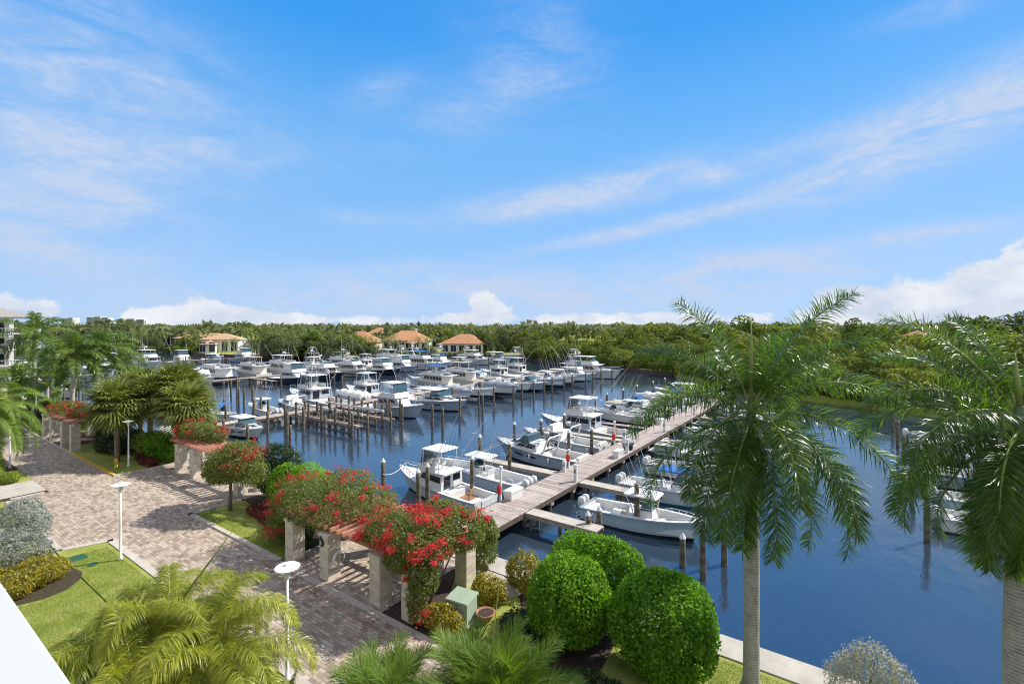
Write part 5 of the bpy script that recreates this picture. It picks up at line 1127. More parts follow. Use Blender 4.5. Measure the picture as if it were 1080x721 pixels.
# dropped bracts and leaves lying on the pavers below the vines
def litter():
    rng = np.random.default_rng(77); n = 900
    P = np.c_[rng.uniform(-27, -13, n), 13.9-np.abs(rng.normal(0, 1.1, n)), np.full(n, .03)]; P[:250, 0] = rng.uniform(-24, -17.5, 250); P[:250, 1] = rng.uniform(14, 19, 250); P[250:420, 0] = rng.uniform(-40, -34, 170); P[250:420, 1] = rng.uniform(10, 13.8, 170)
    V, Fc = kites(P, np.tile([0, 0, 1.], (n, 1)), .075, .6, rng, .12, .02); return stuff(tag(np_mesh('fallen_petals', V, Fc, 'boug_flower_orange'), 'faded red petals fallen on the brick road below the bougainvillea', 'petals'))
litter()
# left garden: silver shrubs, yellow hedge, lime hedge
def at(px, py): return G(px, py, 0)
bush('silver_shrub', 'grey green silver leaved shrub at the left edge, upper of two', 'shrub', G(26, 566), [((0,0,1.2),(1.5,1.1,1.05)), ((-1.1,-.1,1.1),(1.0,.9,.9)), ((1.1,.2,1.0),(.9,.8,.8))], 9000, .12, 'silver_leaf', 41, .45, .14)
bush('silver_shrub', 'larger grey green silver leaved shrub at the left edge, lower of two', 'shrub', G(12, 606), [((0,0,1.1),(1.5,1.3,1.15)), ((-1.0,-.5,1.0),(1.2,1.0,1.0)), ((.8,.5,1.1),(1.0,.9,.95))], 12000, .11, 'silver_leaf', 42, .45, .14)
bush('croton_hedge', 'yellow and bronze croton hedge below the silver shrubs', 'hedge', G(36, 618), [((0,0,.6),(1.0,.9,.65)), ((-1.0,.1,.6),(.9,.9,.65)), ((.5,-.8,.55),(.9,.8,.6)), ((-1.2,-.8,.5),(1.0,.9,.55)), ((-.2,.7,.5),(.8,.7,.55))], 15000, .10, 'croton_leaf', 43, .45, .12)
cx_, cy_ = G(36, 618); structure(MB().prism([(cx_+1.85*math.cos(.5*i)*(1+.1*math.sin(3*i)), cy_+1.75*math.sin(.5*i)) for i in range(12)], .0, .03).build('ground', 'soil'))
bush('lime_hedge', 'low lime green hedge beside the path at the left edge', 'hedge', (-57.8, 7.6), [((0,0,.55),(1.6,1.3,.65)), ((2.0,-.2,.5),(1.5,1.2,.6)), ((-1.8,.2,.65),(1.5,1.3,.7)), ((3.0,1.0,.4),(.9,.7,.5)), ((-3.2,.4,.8),(1.3,1.3,.8))], 8500, .16, 'hedge_leaf', 44, .5, .08)
bush('shrub', 'red tipped shrub behind the lime hedge at the left edge', 'shrub', (-62.5, 7.9), [((0,0,.8),(1.2,1.0,.9))], 1800, .18, 'red_leaf', 45, .4, .2)
bush('silver_shrub', 'pale grey twiggy shrub on the seawall at the bottom right', 'shrub', (.35, 19.8), [((0,0,.95),(.95,.75,.9)), ((.7,.0,.65),(.75,.65,.7)), ((-.7,.1,.65),(.65,.6,.7)), ((.1,-.1,1.6),(.6,.5,.6)), ((-.55,-.2,1.2),(.4,.4,.5)), ((.65,.1,1.25),(.4,.4,.45))], 8500, .085, 'pale_leaf', 46, .4, .26, .02, 'bark', .8, (.7, 1.12))

# ------------------------------------------------------------------ palms
def frond_arrays(L, e0, droop, nl, lf, wid, rng, plum=.5, tipdroop=.5, start=.14, fwd=.55, vee=.35, twist=0):
    """one pinnate frond growing along +X: rib points and leaflet blades"""
    m = 22; P = [np.zeros(3)]; e = e0
    for i in range(m):
        u = (i+1)/m; e -= droop*(.35+1.3*u)/m; P.append(P[-1]+np.array([math.cos(e), 0, math.sin(e)])*L/m)
    P = np.array(P); T = np.gradient(P, axis=0); T /= np.linalg.norm(T, axis=1)[:,None]
    V, F = [], []
    for sg in (1, -1):
        for k in range(nl):
            u = start+(1-start)*(k+rng.uniform(-.3,.3))/nl; u = min(max(u, .02), .995); q = u*m; i = min(int(q), m-1); p = P[i]+(P[i+1]-P[i])*(q-i); t = T[i]
            nrm = np.cross(t, [0, 1, 0]); nrm = -nrm if nrm[2] < 0 else nrm
            ln = lf*(.35+.65*math.sin(math.pi*min(1, .12+u*.86))**.7)*rng.uniform(.85, 1.12)
            el = vee + rng.normal(0, plum); f = fwd*(.55+.8*u)
            d = np.array([0, sg*math.cos(el), 0.]) + nrm*math.sin(el) + t*f; d /= np.linalg.norm(d)
            g = np.array([0, 0, -1.]); w = np.cross(d, nrm+rng.normal(0, .25, 3)); w /= np.linalg.norm(w)+1e-9; w *= wid*.5*rng.uniform(.8, 1.2)
            p1 = p + d*ln*.4 + g*ln*.05*tipdroop; d2 = d+g*tipdroop*rng.uniform(.5,1.1); d2 /= np.linalg.norm(d2); p2 = p1+d2*ln*.35; d3 = d2+g*tipdroop*rng.uniform(.4, 1.); d3 /= np.linalg.norm(d3); p3 = p2+d3*ln*.27
            o = len(V); V += [p-w*.5, p+w*.5, p1-w, p1+w, p2-w*.75, p2+w*.75, p3]; F += [(o,o+1,o+3),(o,o+3,o+2),(o+2,o+3,o+5),(o+2,o+5,o+4),(o+4,o+5,o+6)]
    return P, np.array(V), np.array(F)
def frond(parent, L, e0, droop, nl, lf, wid, seed, mat, rib='rachis', rr=.03, name='frond', **k):
    rng = np.random.default_rng(seed); P, V, F = frond_arrays(L, e0, droop, nl, lf, wid, rng, **k); n0 = len(V)
    b = MB(); b.tube([tuple(p) for p in P[::2]], [rr*(1-.85*i/11) for i in range(len(P[::2]))], 5); rv = np.array(b.v); rf = []
    for f in b.f:
        for j in range(1, len(f)-1): rf.append((f[0], f[j], f[j+1]))
    V2 = np.vstack([V, rv]); F2 = np.vstack([F, np.array(rf)+n0]); o = np_mesh(name, V2, F2, [mat, rib], parent)
    o.data.polygons.foreach_set('material_index', [0]*len(F)+[1]*len(rf)); return o
def palm_trunk(parent, h, r0, r1, mat, bulge=1.0, lean=(0,0), name='trunk', n=16):
    b = MB(); prof = [(0, r0*1.45), (.02, r0*1.3), (.06, r0*1.08), (.25, r0), (.5, r0*bulge), (.75, (r0+r1)/2), (1, r1)]
    b.tube([(lean[0]*u*u, lean[1]*u*u, h*u-.05) for u, _ in prof], [r for _, r in prof], n); return b.build(name, mat, parent, True)
def spear(parent, base, tip, r, name='spear_leaf'):
    b = MB(); m = [(base[i]+tip[i])/2 for i in range(3)]; b.tube([base, m, tip], [r, r*.8, r*.15], 7); return b.build(name, 'rachis', parent, True)
ROY = {}
def royal(label, loc, h, r0, r1, fl, nf, seed, ring, sp=None, shaft=1.5, mat='royal_leaf', nl=95, tips=None):
    """royal palm: smooth trunk, green crownshaft and a crown of plumed fronds"""
    t = thing('royal_palm', label, 'palm tree', (*loc, 0)); rng = random.Random(seed)
    palm_trunk(t, h, r0, r1, 'royal_trunk', 1.06)
    b = MB(); b.tube([(0,0,h-.06),(0,0,h+.35),(0,0,h+shaft*.6),(0,0,h+shaft)], [r1*1.02, r1*1.15, r1*.8, r1*.42], 14); b.build('crownshaft', 'shaft', t, True)
    for i, (az, e, dr, ls) in enumerate(ring):
        o = frond(t, fl*ls, R(e), dr, nl, fl*.175, fl*.0060, seed*31+i, mat, rr=.05, plum=.72, tipdroop=.5, vee=.3, fwd=.55)
        o.location = (0, 0, h+shaft*(.78 if e > 0 else .62)); o.rotation_euler = (rng.uniform(-.12,.12), 0, R(az))
    if sp: spear(t, (0,0,h+shaft*.9), (sp[0], sp[1], h+shaft+sp[2]), .07)
    return t
# bearings here: 0 = +x, 90 = +y; the balcony looks along about 125
ring_big = [(170,72,.75,1.0),(28,70,.75,1.08),(350,58,1.0,1.0),(85,60,1.0,.9),(125,46,1.2,.95),(62,48,1.3,1.0),(20,38,1.35,1.0),(190,55,1.2,.95),(225,28,1.45,1.0),(165,24,1.5,.95),(80,22,1.6,1.0),(-5,12,1.6,1.05),(250,5,1.6,.95),(300,8,1.5,.95),(330,-2,1.5,1.0),
            (205,-8,1.45,1.05),(270,-22,1.3,.95),(350,-20,1.35,1.05),(30,-12,1.5,1.05),(110,-12,1.5,1),(235,-34,1.1,.95),(310,-42,1.0,.95),(15,-42,1.05,1.0),(285,-62,.6,.9)]
royal('tall royal palm with a grey trunk standing on the lawn at the water', (-3.0, 18.45), 8.35, .25, .21, 4.85, 20, 5, ring_big, (.0, .0, 2.9), nl=230)
ring_right = [(168,64,.9,1.05),(120,66,.9,1.0),(150,48,1.1,1.0),(205,34,1.35,1.05),(230,22,1.45,1.05),(170,18,1.5,1.05),(215,0,1.45,1.1),(250,-5,1.4,1.0),(190,-22,1.2,1.05),(235,-38,1.0,1.0),(275,-25,1.2,1.0),(300,20,1.4,1),(330,35,1.4,1),(20,25,1.5,1),(60,40,1.3,1),(95,15,1.5,1.05),(130,-10,1.4,1.1),(260,-60,.6,.9),(210,-55,.7,.95),(188,-64,.5,1.0),(232,-66,.5,.95),(160,-40,1.0,1.0),(350,-15,1.3,1)]
royal('royal palm with a ringed trunk cut by the right edge of the view', GD(1076, 12.0), 9.0, .31, .25, 3.7, 18, 6, ring_right, (-.1, -.05, 1.3), nl=230)
# palms on the left: crowns copied from two fully built palms
def feather_palm(name, label, loc, h, fl, nf, seed, mat, r=.16, lean=(0,0), nl=64, lf=.2, wid=.021, elev=(70,-45), trunk='royal_trunk', plum=.35, td=.55, droop=1.4, shaft=True):
    t = thing(name, label, 'palm tree', (*loc, 0)); rng = random.Random(seed); palm_trunk(t, h, r, r*.8, trunk, 1.0, lean)
    if shaft: b = MB(); b.tube([(lean[0],lean[1],h-.06),(lean[0],lean[1],h+.5),(lean[0],lean[1],h+1.0)], [r*.85,r*.9,r*.4], 10); b.build('crownshaft', 'shaft', t, True)
    for i in range(nf):
        u = i/nf; e = elev[0]+(elev[1]-elev[0])*u**.9+rng.uniform(-8,8)
        o = frond(t, fl*rng.uniform(.85,1.05), R(e), droop*(1.1-.5*u), nl, fl*lf, fl*wid, seed*57+i, mat, rr=.035, plum=plum, tipdroop=td, vee=.25)
        o.location = (lean[0], lean[1], h+(.75 if shaft else .1)); o.rotation_euler = (rng.uniform(-.1,.1), 0, i*2.399+rng.uniform(-.25,.25))
    return t
feather_palm('royal_palm', 'royal palm beside the white building at the far left', GD(36, 66), 10.6, 5.2, 16, 61, 'coco_leaf', .26)
feather_palm('coconut_palm', 'bright green coconut palm left of the cabbage palms', GD(76, 57), 8.3, 4.6, 18, 62, 'coco_leaf', .22, (.2,.1), elev=(70,-35))
feather_palm('coconut_palm', 'bright green coconut palm with upright fronds behind the cabbage palms', GD(103, 60), 8.5, 4.8, 18, 63, 'coco_leaf', .22, (0,.1), elev=(75,-35))
feather_palm('coconut_palm', 'dull coconut palm lowest among the left palms', GD(50, 80), 6.4, 4.8, 16, 64, 'royal_leaf', .22)
feather_palm('date_palm', 'grey green date palm with hanging fronds at the left edge above the road', GD(-14, 33), 6.6, 4.0, 34, 65, 'date_leaf', .24, (0,0), 170, .15, .0062, (75,-55), 'sabal_trunk', .3, .55, 1.8, False)
# cabbage palms
def fan_crown(name, parent, nfan, rad, seed, z, mat='sabal_leaf', xy=(0,0)):
    rng = np.random.default_rng(seed); V, F = [], []
    for i in range(nfan):
        u = i/nfan; el = 1.35-2.15*u**.85+rng.normal(0,.12); az = i*2.399+rng.normal(0,.2)
        d = np.array([math.cos(az)*math.cos(el), math.sin(az)*math.cos(el), math.sin(el)]); s = np.array([-math.sin(az), math.cos(az), 0]); upv = np.cross(s, d); upv = upv if upv[2] > 0 else -upv
        base = np.array([xy[0], xy[1], z]); pet = base+d*rad*.42+np.array([0,0,-.06]); w = s*.02
        o = len(V); V += [base-w, base+w, pet-w, pet+w]; F += [(o,o+1,o+3),(o,o+3,o+2)]
        ns = 20
        for k in range(ns):
            a = -1.9+3.8*k/(ns-1); L = rad*.62*(1-.22*abs(a)/1.9)*rng.uniform(.85,1.1)
            dd = d*math.cos(a)+s*math.sin(a)+upv*.25*abs(math.sin(a)); dd /= np.linalg.norm(dd)
            ww = np.cross(dd, upv); ww /= np.linalg.norm(ww)+1e-9; ww *= rad*.026
            m = pet+dd*L*.6; dt = dd+np.array([0,0,-.75*rng.uniform(.5,1.2)]); dt /= np.linalg.norm(dt); tip = m+dt*L*.45
            o = len(V); V += [pet, m-ww, m+ww, tip]; F += [(o,o+1,o+2),(o+1,o+3,o+2)]
    return np_mesh(name, np.array(V), np.array(F), mat, parent)
def sabal(label, loc, h, rad, seed, lean=(0,0)):
    t = thing('cabbage_palm', label, 'palm tree', (*loc, 0)); palm_trunk(t, h, .21, .19, 'sabal_trunk', 1.05, lean); fan_crown('crown', t, 70, rad, seed, h, 'sabal_leaf', lean); return t
sabal('cabbage palm with a thick brown trunk, front left of its group', (-55.2, 15.6), 5.1, 3.1, 71)
sabal('cabbage palm with a shaded trunk close behind the front one', (-55.4, 18.2), 5.3, 3.0, 72, (.3,0))
sabal('taller bright cabbage palm in the middle of its group', (-54.2, 20.2), 6.1, 3.3, 73)
sabal('rounded cabbage palm on the right of its group above the middle pergola', (-51.0, 19.4), 4.7, 3.2, 74, (.2,.2))
sabal('cabbage palm at the back left of its group beside the coconut palm', (-59.0, 18.6), 5.6, 3.1, 75)
sabal('low cabbage palm farthest left of its group over the stone columns', (-63.5, 18.8), 4.6, 3.0, 76)
feather_palm('coconut_palm', 'bright coconut palm nearest the white building at far left', GD(14, 58), 5.2, 4.2, 18, 66, 'coco_leaf', .22, elev=(70,-40))
feather_palm('coconut_palm', 'small coconut palm low between the left palms and the stone columns', GD(60, 64), 4.4, 4.2, 16, 67, 'coco_leaf', .2, elev=(75,-35))
feather_palm('coconut_palm', 'coconut palm leaning right behind the cabbage palm group', GD(122, 68), 6.2, 4.4, 16, 68, 'coco_leaf', .2, (.8,.2), elev=(70,-35))
sp_ = bush('shrub', 'x', 'shrub', (0, 0), [((0,0,1.0),(1.5,1.0,1.1)), ((1.3,.1,.8),(1.1,.8,.9)), ((-1.2,0,.9),(1.1,.9,1.0))], 2600, .24, 'dark_leaf', 91, .45, .2)
sq_ = bush('shrub', 'x', 'shrub', (0, 0), [((0,0,.9),(1.4,1.0,1.0)), ((1.1,.2,1.1),(1.0,.8,.9)), ((-1.3,0,.7),(1.0,.9,.8))], 2600, .24, 'hedge_leaf', 92, .45, .2)
for i in range(15): dup((sp_, sq_)[i % 3 == 1], (-52.5-3.3*i+random.uniform(-.6,.6), 18.7+random.uniform(-.9,.3), 0), random.uniform(-.4,.4), 'leafy shrub in the planted strip along the seawall behind the left palms', 'shrubs along the seawall at left', random.uniform(.8, 1.25))
remove(sp_); remove(sq_)
# arching yellow-green palm clump below the balcony
def clump(label, loc, name, stems, fl, mat, seed, nfr, e=(75, 10), droop=2.0, nl=150, lf=.18, wid=.0072, plum=.45, td=.5, stem_r=.06, fwd=.9):
    t = thing(name, label, 'palm', (*loc, 0)); rng = random.Random(seed); i = 0
    for (sx, sy, sh) in stems:
        b = MB(); b.tube([(sx*.3, sy*.3, -.05), (sx*.7, sy*.7, sh*.5), (sx, sy, sh)], [stem_r*1.2, stem_r, stem_r*.8], 8); b.build('stem', 'shaft', t, True)
        a0 = rng.uniform(0, 6)
        for k in range(nfr):
            u = k/nfr
            o = frond(t, fl*rng.uniform(.8, 1.1), R(e[0]+(e[1]-e[0])*u+rng.uniform(-8,8)), droop*rng.uniform(.85,1.15), nl, fl*lf, fl*wid, seed*91+i, mat, rr=.022, plum=plum, tipdroop=td, vee=.3, fwd=fwd)
            o.location = (sx, sy, sh); o.rotation_euler = (rng.uniform(-.15,.15), 0, a0+k*2.399+rng.uniform(-.3,.3)); i += 1
    return t
ac = clump('big arching yellow green palm clump below the balcony at lower left', GD(175, 14.6), 'areca_palm', [(-.6,.2,3.0),(-1.7,.4,2.6),(1.2,.8,3.0),(.3,-.9,2.2),(-1.2,-1.0,2.0),(2.2,.5,2.6)], 3.3, 'areca_leaf', 81, 13, (82, 22), 2.55, 190, .19, .0056, .38, .95, .06, .6)
_p = GD(175, 14.6); s0 = GD(193, 14.9); s1 = GD(251, 15.1)
spear(ac, (s0[0]-_p[0], s0[1]-_p[1], 4.2), (s1[0]-_p[0], s1[1]-_p[1], 6.35), .035)
p2 = clump('spiky green palm at the bottom edge beside the shrub bed', GD(521, 12.6), 'pygmy_palm', [(0,0,2.6),(.5,.3,2.5),(-.5,-.2,2.45)], 2.0, 'date_leaf', 82, 22, (86,30), 1.0, 84, .30, .0075, .42, .12, .06, 1.15)
_p = GD(521, 12.6); s0 = GD(517, 12.6); s1 = GD(526, 12.8)
spear(p2, (s0[0]-_p[0], s0[1]-_p[1], 3.8), (s1[0]-_p[0], s1[1]-_p[1], 5.65), .022)
clump('spiky green palm at the bottom edge on the brick road side', GD(407, 12.2), 'pygmy_palm', [(0,0,2.2),(-.6,.2,2.1),(.5,.1,2.0)], 2.0, 'date_leaf', 83, 22, (86,30), 1.0, 84, .30, .0075, .42, .12, .06, 1.15)
# ------------------------------------------------------------------ buildings
def hip_roof(b, x0, x1, y0, y1, z0, h, over=.8, mi=0):
    x0 -= over; x1 += over; y0 -= over; y1 += over; w = min(x1-x0, y1-y0)/2
    if x1-x0 > y1-y0: R0, R1 = (x0+w, (y0+y1)/2, z0+h), (x1-w, (y0+y1)/2, z0+h); fs = [(0,1,5,4),(1,2,5),(2,3,4,5),(3,0,4)]
    else: R0, R1 = ((x0+x1)/2, y0+w, z0+h), ((x0+x1)/2, y1-w, z0+h); fs = [(0,1,4),(1,2,5,4),(2,3,5),(3,0,4,5)]
    b.add([(x0,y0,z0),(x1,y0,z0),(x1,y1,z0),(x0,y1,z0),R0,R1,(x0,y0,z0-.25),(x1,y0,z0-.25),(x1,y1,z0-.25),(x0,y1,z0-.25)], fs+[(6,7,1,0),(7,8,2,1),(8,9,3,2),(9,6,0,3),(9,8,7,6)], mi)
def house_b(name, label, px, D, W, Dp, wall_h, roof_h, roof='tile', wall='stucco', wing=None, rz=YAW, base=-.35, wins=5, chimney=False):
    x, y = GD(px, D); t = thing(name, label, 'house', (x, y, base), rz)
    b = MB(); b.box(-W/2, W/2, 0, Dp, 0, wall_h)
    if wing: b.box(wing[0], wing[1], -wing[2], -.01, 0, wing[3])
    b.build('wall', wall, t)
    b = MB(); hip_roof(b, -W/2, W/2, 0, Dp, wall_h+.02, roof_h); 
    if wing: hip_roof(b, wing[0], wing[1], -wing[2], Dp*.45, wing[3]+.06, wing[4], .7)
    r = b.build('roof', roof, t)
    if chimney: c = MB(); c.bbox(W*.15, W*.15+1.2, Dp*.5, Dp*.5+1.2, wall_h, wall_h+roof_h+1.0, .1); c.build('chimney', wall, r)
    for i in range(wins):
        cx = -W/2+W*(i+.5)/wins; ww = W/wins*.31
        if wing and wing[0]-ww < cx < wing[1]+ww: yy = -wing[2]
        else: yy = 0
        f = MB(); f.box(cx-ww-.1, cx+ww+.1, yy-.06, yy-.004, .5, wall_h*.82+.1); fo = f.build('window', 'white_matte', t)
        g = MB(); g.box(cx-ww, cx-.04, yy-.075, yy-.062, .6, wall_h*.82); g.box(cx+.04, cx+ww, yy-.075, yy-.062, .6, wall_h*.82); g.build('pane', 'glass', fo)
    return t
house_b('tiled_house', 'orange tiled waterfront house with white walls beside the green mangrove belt', 487, 220, 19, 14, 4.2, 4.2, 'tile', 'stucco', None, YAW-.12, wins=5)
house_b('tiled_house', 'orange tiled waterfront house with a projecting white gable in the middle', 428, 232, 22, 16, 5.2, 4.6, 'tile', 'stucco', (1.5, 9, 6, 4.4, 3.6), YAW+.1, wins=6, chimney=True)
house_b('tiled_house', 'orange tiled house behind palms left of the gabled house', 376, 240, 18, 14, 4.2, 5.2, 'tile', 'stucco_tan', None, YAW, wins=4)
house_b('tiled_house', 'small orange roofed house peeking out between the gabled house and the trees', 398, 270, 10, 9, 8.0, 3.2, 'tile', 'stucco', None, YAW, wins=3)
house_b('tiled_house', 'two storey tan tiled house across the channel at left', 232, 224, 15, 12, 6.0, 2.6, 'tile_tan', 'stucco', (-6, -1, 5, 4.0, 1.8), YAW+.3, wins=4)
house_b('tiled_house', 'long low tan roofed house behind the two storey house across the channel', 212, 268, 26, 14, 5.4, 2.6, 'tile_tan', 'stucco_tan', None, YAW+.2, wins=6)
house_b('grey_roof_house', 'pale grey roofed house across the channel left of the tan houses', 190, 300, 26, 14, 6.0, 3.0, 'roof_grey', 'stucco', None, YAW, wins=6)
house_b('grey_roof_house', 'pale low house among the distant trees at far left', 142, 330, 26, 14, 5.5, 3.0, 'tile_tan', 'stucco', None, YAW, wins=6)
house_b('tiled_house', 'distant low pinkish roofed building left of the towers', 72, 330, 20, 14, 7.4, 2.6, 'tile_tan', 'stucco', None, YAW, wins=6)
house_b('tiled_house', 'pale pink roof showing above the mangroves at right', 980, 158, 9, 9, 8.2, 2.6, 'tile', 'stucco', None, YAW, wins=3)
b = MB(); x, y = GD(728, 340); t = thing('flat_roof_building', 'long dark flat roofed building above the trees left of the royal palm', 'building', (x, y, -.35), YAW)
b.box(-26, 26, 0, 18, 0, 9.5); b.build('wall', 'stucco_tan', t); b = MB(); b.box(-27, 27, -1, 19, 9.52, 11.3); b.build('roof', 'roof_grey', t)
for i, (px, D, Wd, hz, lab) in enumerate(((71, 1500, 38, 31, 'slim pale distant tower block, leftmost of three'), (103, 1450, 62, 34, 'darker wide distant tower block, middle of three'), (138, 1600, 84, 29, 'long low distant tower block, rightmost of three'))):
    x, y = GD(px, D); t = thing('tower_block', lab+' above the far left trees', 'tower block', (x, y, -.35), YAW+.1*i)
    b = MB()
    n = 3 if i else 2
    for k in range(n): b.box(-Wd/2+Wd*k/n, -Wd/2+Wd*(k+.86)/n, 0, 25, 0, hz+(2.5 if k == 1 else 0))
    b.box(-Wd/2, Wd/2, 4, 21, 0, hz-3); b.build('wall', 'tower_grey', t)
    b = MB()
    for k in range(n):
        for fl in range(9): b.box(-Wd/2+Wd*(k+.08)/n, -Wd/2+Wd*(k+.78)/n, -.4, -.05, hz*(fl+.35)/10+2, hz*(fl+.85)/10+2)
    b.build('window_band', 'glass', t)
# white condominium at the far left edge
x, y = GD(-3, 100); wb = thing('white_apartment_building', 'white apartment building with a grey hip roof and balconies at the far left edge', 'building', (x, y, 0), R(84))
b = MB(); b.box(-16, 2.2, 1.5, 16, 0, 13.9); b.build('wall', 'stucco', wb)
b = MB(); hip_roof(b, -16, 6.0, 0, 16, 14.1, 2.7, .8); b.build('roof', 'roof_grey', wb)
for k in range(4):
    b = MB(); b.box(-16, 6.6, -.3, 1.49, 3.3*k+.55, 3.3*k+.8); b.box(2.21, 6.6, 1.5, 12, 3.3*k+.55, 3.3*k+.8); b.build('balcony_slab', 'stucco', wb)
    f = MB()
    for cx in (-13.5, -9, -4.5, -.2):
        f.box(cx-1.4, cx+1.4, 1.44, 1.496, 3.3*k+.85, 3.3*k+3.2)
    fo = f.build('window', 'white_matte', wb); g = MB()
    for cx in (-13.5, -9, -4.5, -.2):
        for s in (-1, 1): g.box(cx+s*.7-.6, cx+s*.7+.6, 1.42, 1.436, 3.3*k+.95, 3.3*k+3.1)
    g.build('pane', 'glass', fo)
    r = MB(); r.box(-16, 6.5, -.28, -.22, 3.3*k+1.75, 3.3*k+1.83)
    for i in range(46): r.box(-16+i*.49, -15.96+i*.49, -.27, -.23, 3.3*k+.8, 3.3*k+1.75)
    r.build('railing', 'white_matte', wb)
for cx in (-11.3, -6.8, -2.4, 2.0, 6.1):
    b = MB(); b.bbox(cx-.35, cx+.35, -.2, .5, 0, 13.85, .03); b.build('column', 'stucco', wb)
for cx in (6.1,):
    b = MB(); b.bbox(cx-.35, cx+.35, 11, 11.7, 0, 13.85, .03); b.build('column', 'stucco', wb)

# ------------------------------------------------------------------ far vegetation
def crown_proto(name, seed, mat, n, leafsize, big=1.0):
    t = thing(name, 'x', 'tree'); rng = random.Random(seed); lumps = []
    for i in range(13):
        a = rng.uniform(0, 6.28); r = rng.uniform(.3, 3.1); lumps.append(((r*math.cos(a), r*math.sin(a), rng.uniform(3.2, 5.6)-r*.45), (rng.uniform(.8,1.5), rng.uniform(.8,1.5), rng.uniform(.7,1.2))))
    for i in range(4): a = 1.57*i+rng.uniform(-.4,.4); lumps.append(((2.4*math.cos(a), 2.4*math.sin(a), 1.7), (1.5,1.5,1.5)))
    foliage('crown', lumps, n, leafsize, mat, t, seed, .55, .13, .10, .05, .6, .45, (.86, 1.04))
    b = MB(); b.tube([(0,0,-1),(.1,0,1.5),(0,.1,3.2)], [.28,.22,.12], 7)
    for l in lumps[:5]: b.tube([(.1,0,1.4), (l[0][0]*.5, l[0][1]*.5, 2.4), l[0]], [.13,.09,.03], 5)
    b.build('trunk', 'bark', t, True); return t
MG = [crown_proto('mangrove_tree', 200+i, 'mangrove_leaf', 3600, .42) for i in range(5)]
OAK = [crown_proto('broadleaf_tree', 300+i, 'wood_leaf', 4200, .34) for i in range(3)]
def far_palm_proto(seed):
    t = thing('shore_palm', 'x', 'palm tree'); rng = np.random.default_rng(seed); V, F, n0 = [], [], 0
    for i in range(16):
        e = R(70-110*(i/16)); P, v, f = frond_arrays(3.6, e, 1.4, 22, .75, .085, rng, plum=.25, tipdroop=.6); az = i*2.399
        Rm = np.array([[math.cos(az), -math.sin(az), 0], [math.sin(az), math.cos(az), 0], [0, 0, 1]]); v = v@Rm.T+np.array([0,0,8.0]); V.append(v); F.append(f+n0); n0 += len(v)
    np_mesh('crown', np.vstack(V), np.vstack(F), 'coco_leaf', t); palm_trunk(t, 8, .2, .15, 'royal_trunk', 1, (.3,.1), n=8); return t
FP = [far_palm_proto(401), far_palm_proto(402)]
def inview(x, y, m=60):
    X, D = x*c_+y*s_, -x*s_+y*c_
    return D > 20 and -m < 540+X/D*F_ < 1080+m
rr_ = random.Random(17)
shore_r = [(-108,163),(-92,150),(-63,142),(-40,131),(-15,107),(4,98),(25,91),(60,86),(160,80)]
ml, mg_ = 'leafy mangrove tree in the dense green belt along the far shore', 'mangrove trees along the far shore'
nmg = 0
for row, off in enumerate((2.5, 8, 15, 23, 33, 45, 60, 80, 105)):
    step = 5.6+off*.09; carry = 0
    for (xa, ya), (xb, yb) in zip(shore_r, shore_r[1:]):
        L = math.hypot(xb-xa, yb-ya); nx, ny = -(yb-ya)/L, (xb-xa)/L
        if ny < 0: nx, ny = -nx, -ny
        u = carry
        while u < L:
            x = xa+(xb-xa)*u/L+nx*off+rr_.uniform(-1.8,1.8); y = ya+(yb-ya)*u/L+ny*off+rr_.uniform(-1.8,1.8); u += step*rr_.uniform(.75, 1.3)
            if not inview(x, y): continue
            D = -x*s_+y*c_; hmax = 11.9 if D > 110 else 10.4
            h = min(hmax, 4.6+off*.13)*rr_.choice((.74, .86, .95, 1.04, 1.14, 1.28))*rr_.uniform(.96, 1.04); s = h/6.3
            sx = max(s, 1.0)*rr_.uniform(.95, 1.5)
            dup(rr_.choice(MG), (x, y, -.5), rr_.uniform(0, 6.28), ml, mg_, (sx, sx, s)); nmg += 1
        carry = max(0, u-L)
print('mangroves', nmg)
ol, og = 'dark broadleaf tree on the far bank behind the yachts', 'broadleaf trees on the far bank'
for px0, px1, D0, D1, n, h0, h1 in ((264, 350, 186, 215, 20, 7.5, 11), (330, 380, 215, 250, 9, 8, 11), (455, 580, 250, 300, 24, 10, 12.5), (505, 575, 214, 245, 16, 6.5, 11.5), (60, 215, 255, 330, 34, 5, 9), (395, 470, 262, 300, 12, 9, 12), (160, 265, 300, 360, 18, 7, 10.5)):
    for i in range(n):
        x, y = GD(rr_.uniform(px0, px1), rr_.uniform(D0, D1)); s = rr_.uniform(h0, h1)/6.3; sx = s*rr_.uniform(.85, 1.2)
        dup(rr_.choice(OAK+MG[:1]), (x, y, -.5), rr_.uniform(0, 6.28), ol, og, (sx, sx, s))
for px, D, h, lab in ((1048, 205, 21, 'huge dome shaped dark tree on the skyline at the right'), (1010, 225, 18, 'wide dark tree on the skyline left of the huge dome shaped tree'), (1080, 215, 20, 'dark tree on the skyline cut by the right edge'),
                      (944, 215, 15.5, 'rounded dark tree on the skyline right of the royal palm'), (900, 210, 14, 'low rounded tree on the skyline beside the royal palm crown'), (703, 235, 14.2, 'thin crowned tree rising above the mangroves left of the royal palm')):
    x, y = GD(px, D); s = h/6.3; k = 1.5 if px > 1000 else 1.15; dup(OAK[px % 3], (x, y, -.5), px, lab, None, (s*k, s*k, s))['category'] = 'tree'
for i in range(16):
    x, y = GD(rr_.uniform(352, 462), rr_.uniform(208, 219)); s = rr_.uniform(.45, .8); dup(rr_.choice(OAK), (x, y, -.5), rr_.uniform(0, 6.28), ol, og, (s*1.2, s*1.2, s))
pl, pg = 'feathery palm standing on the far bank among the houses', 'palms on the far bank'
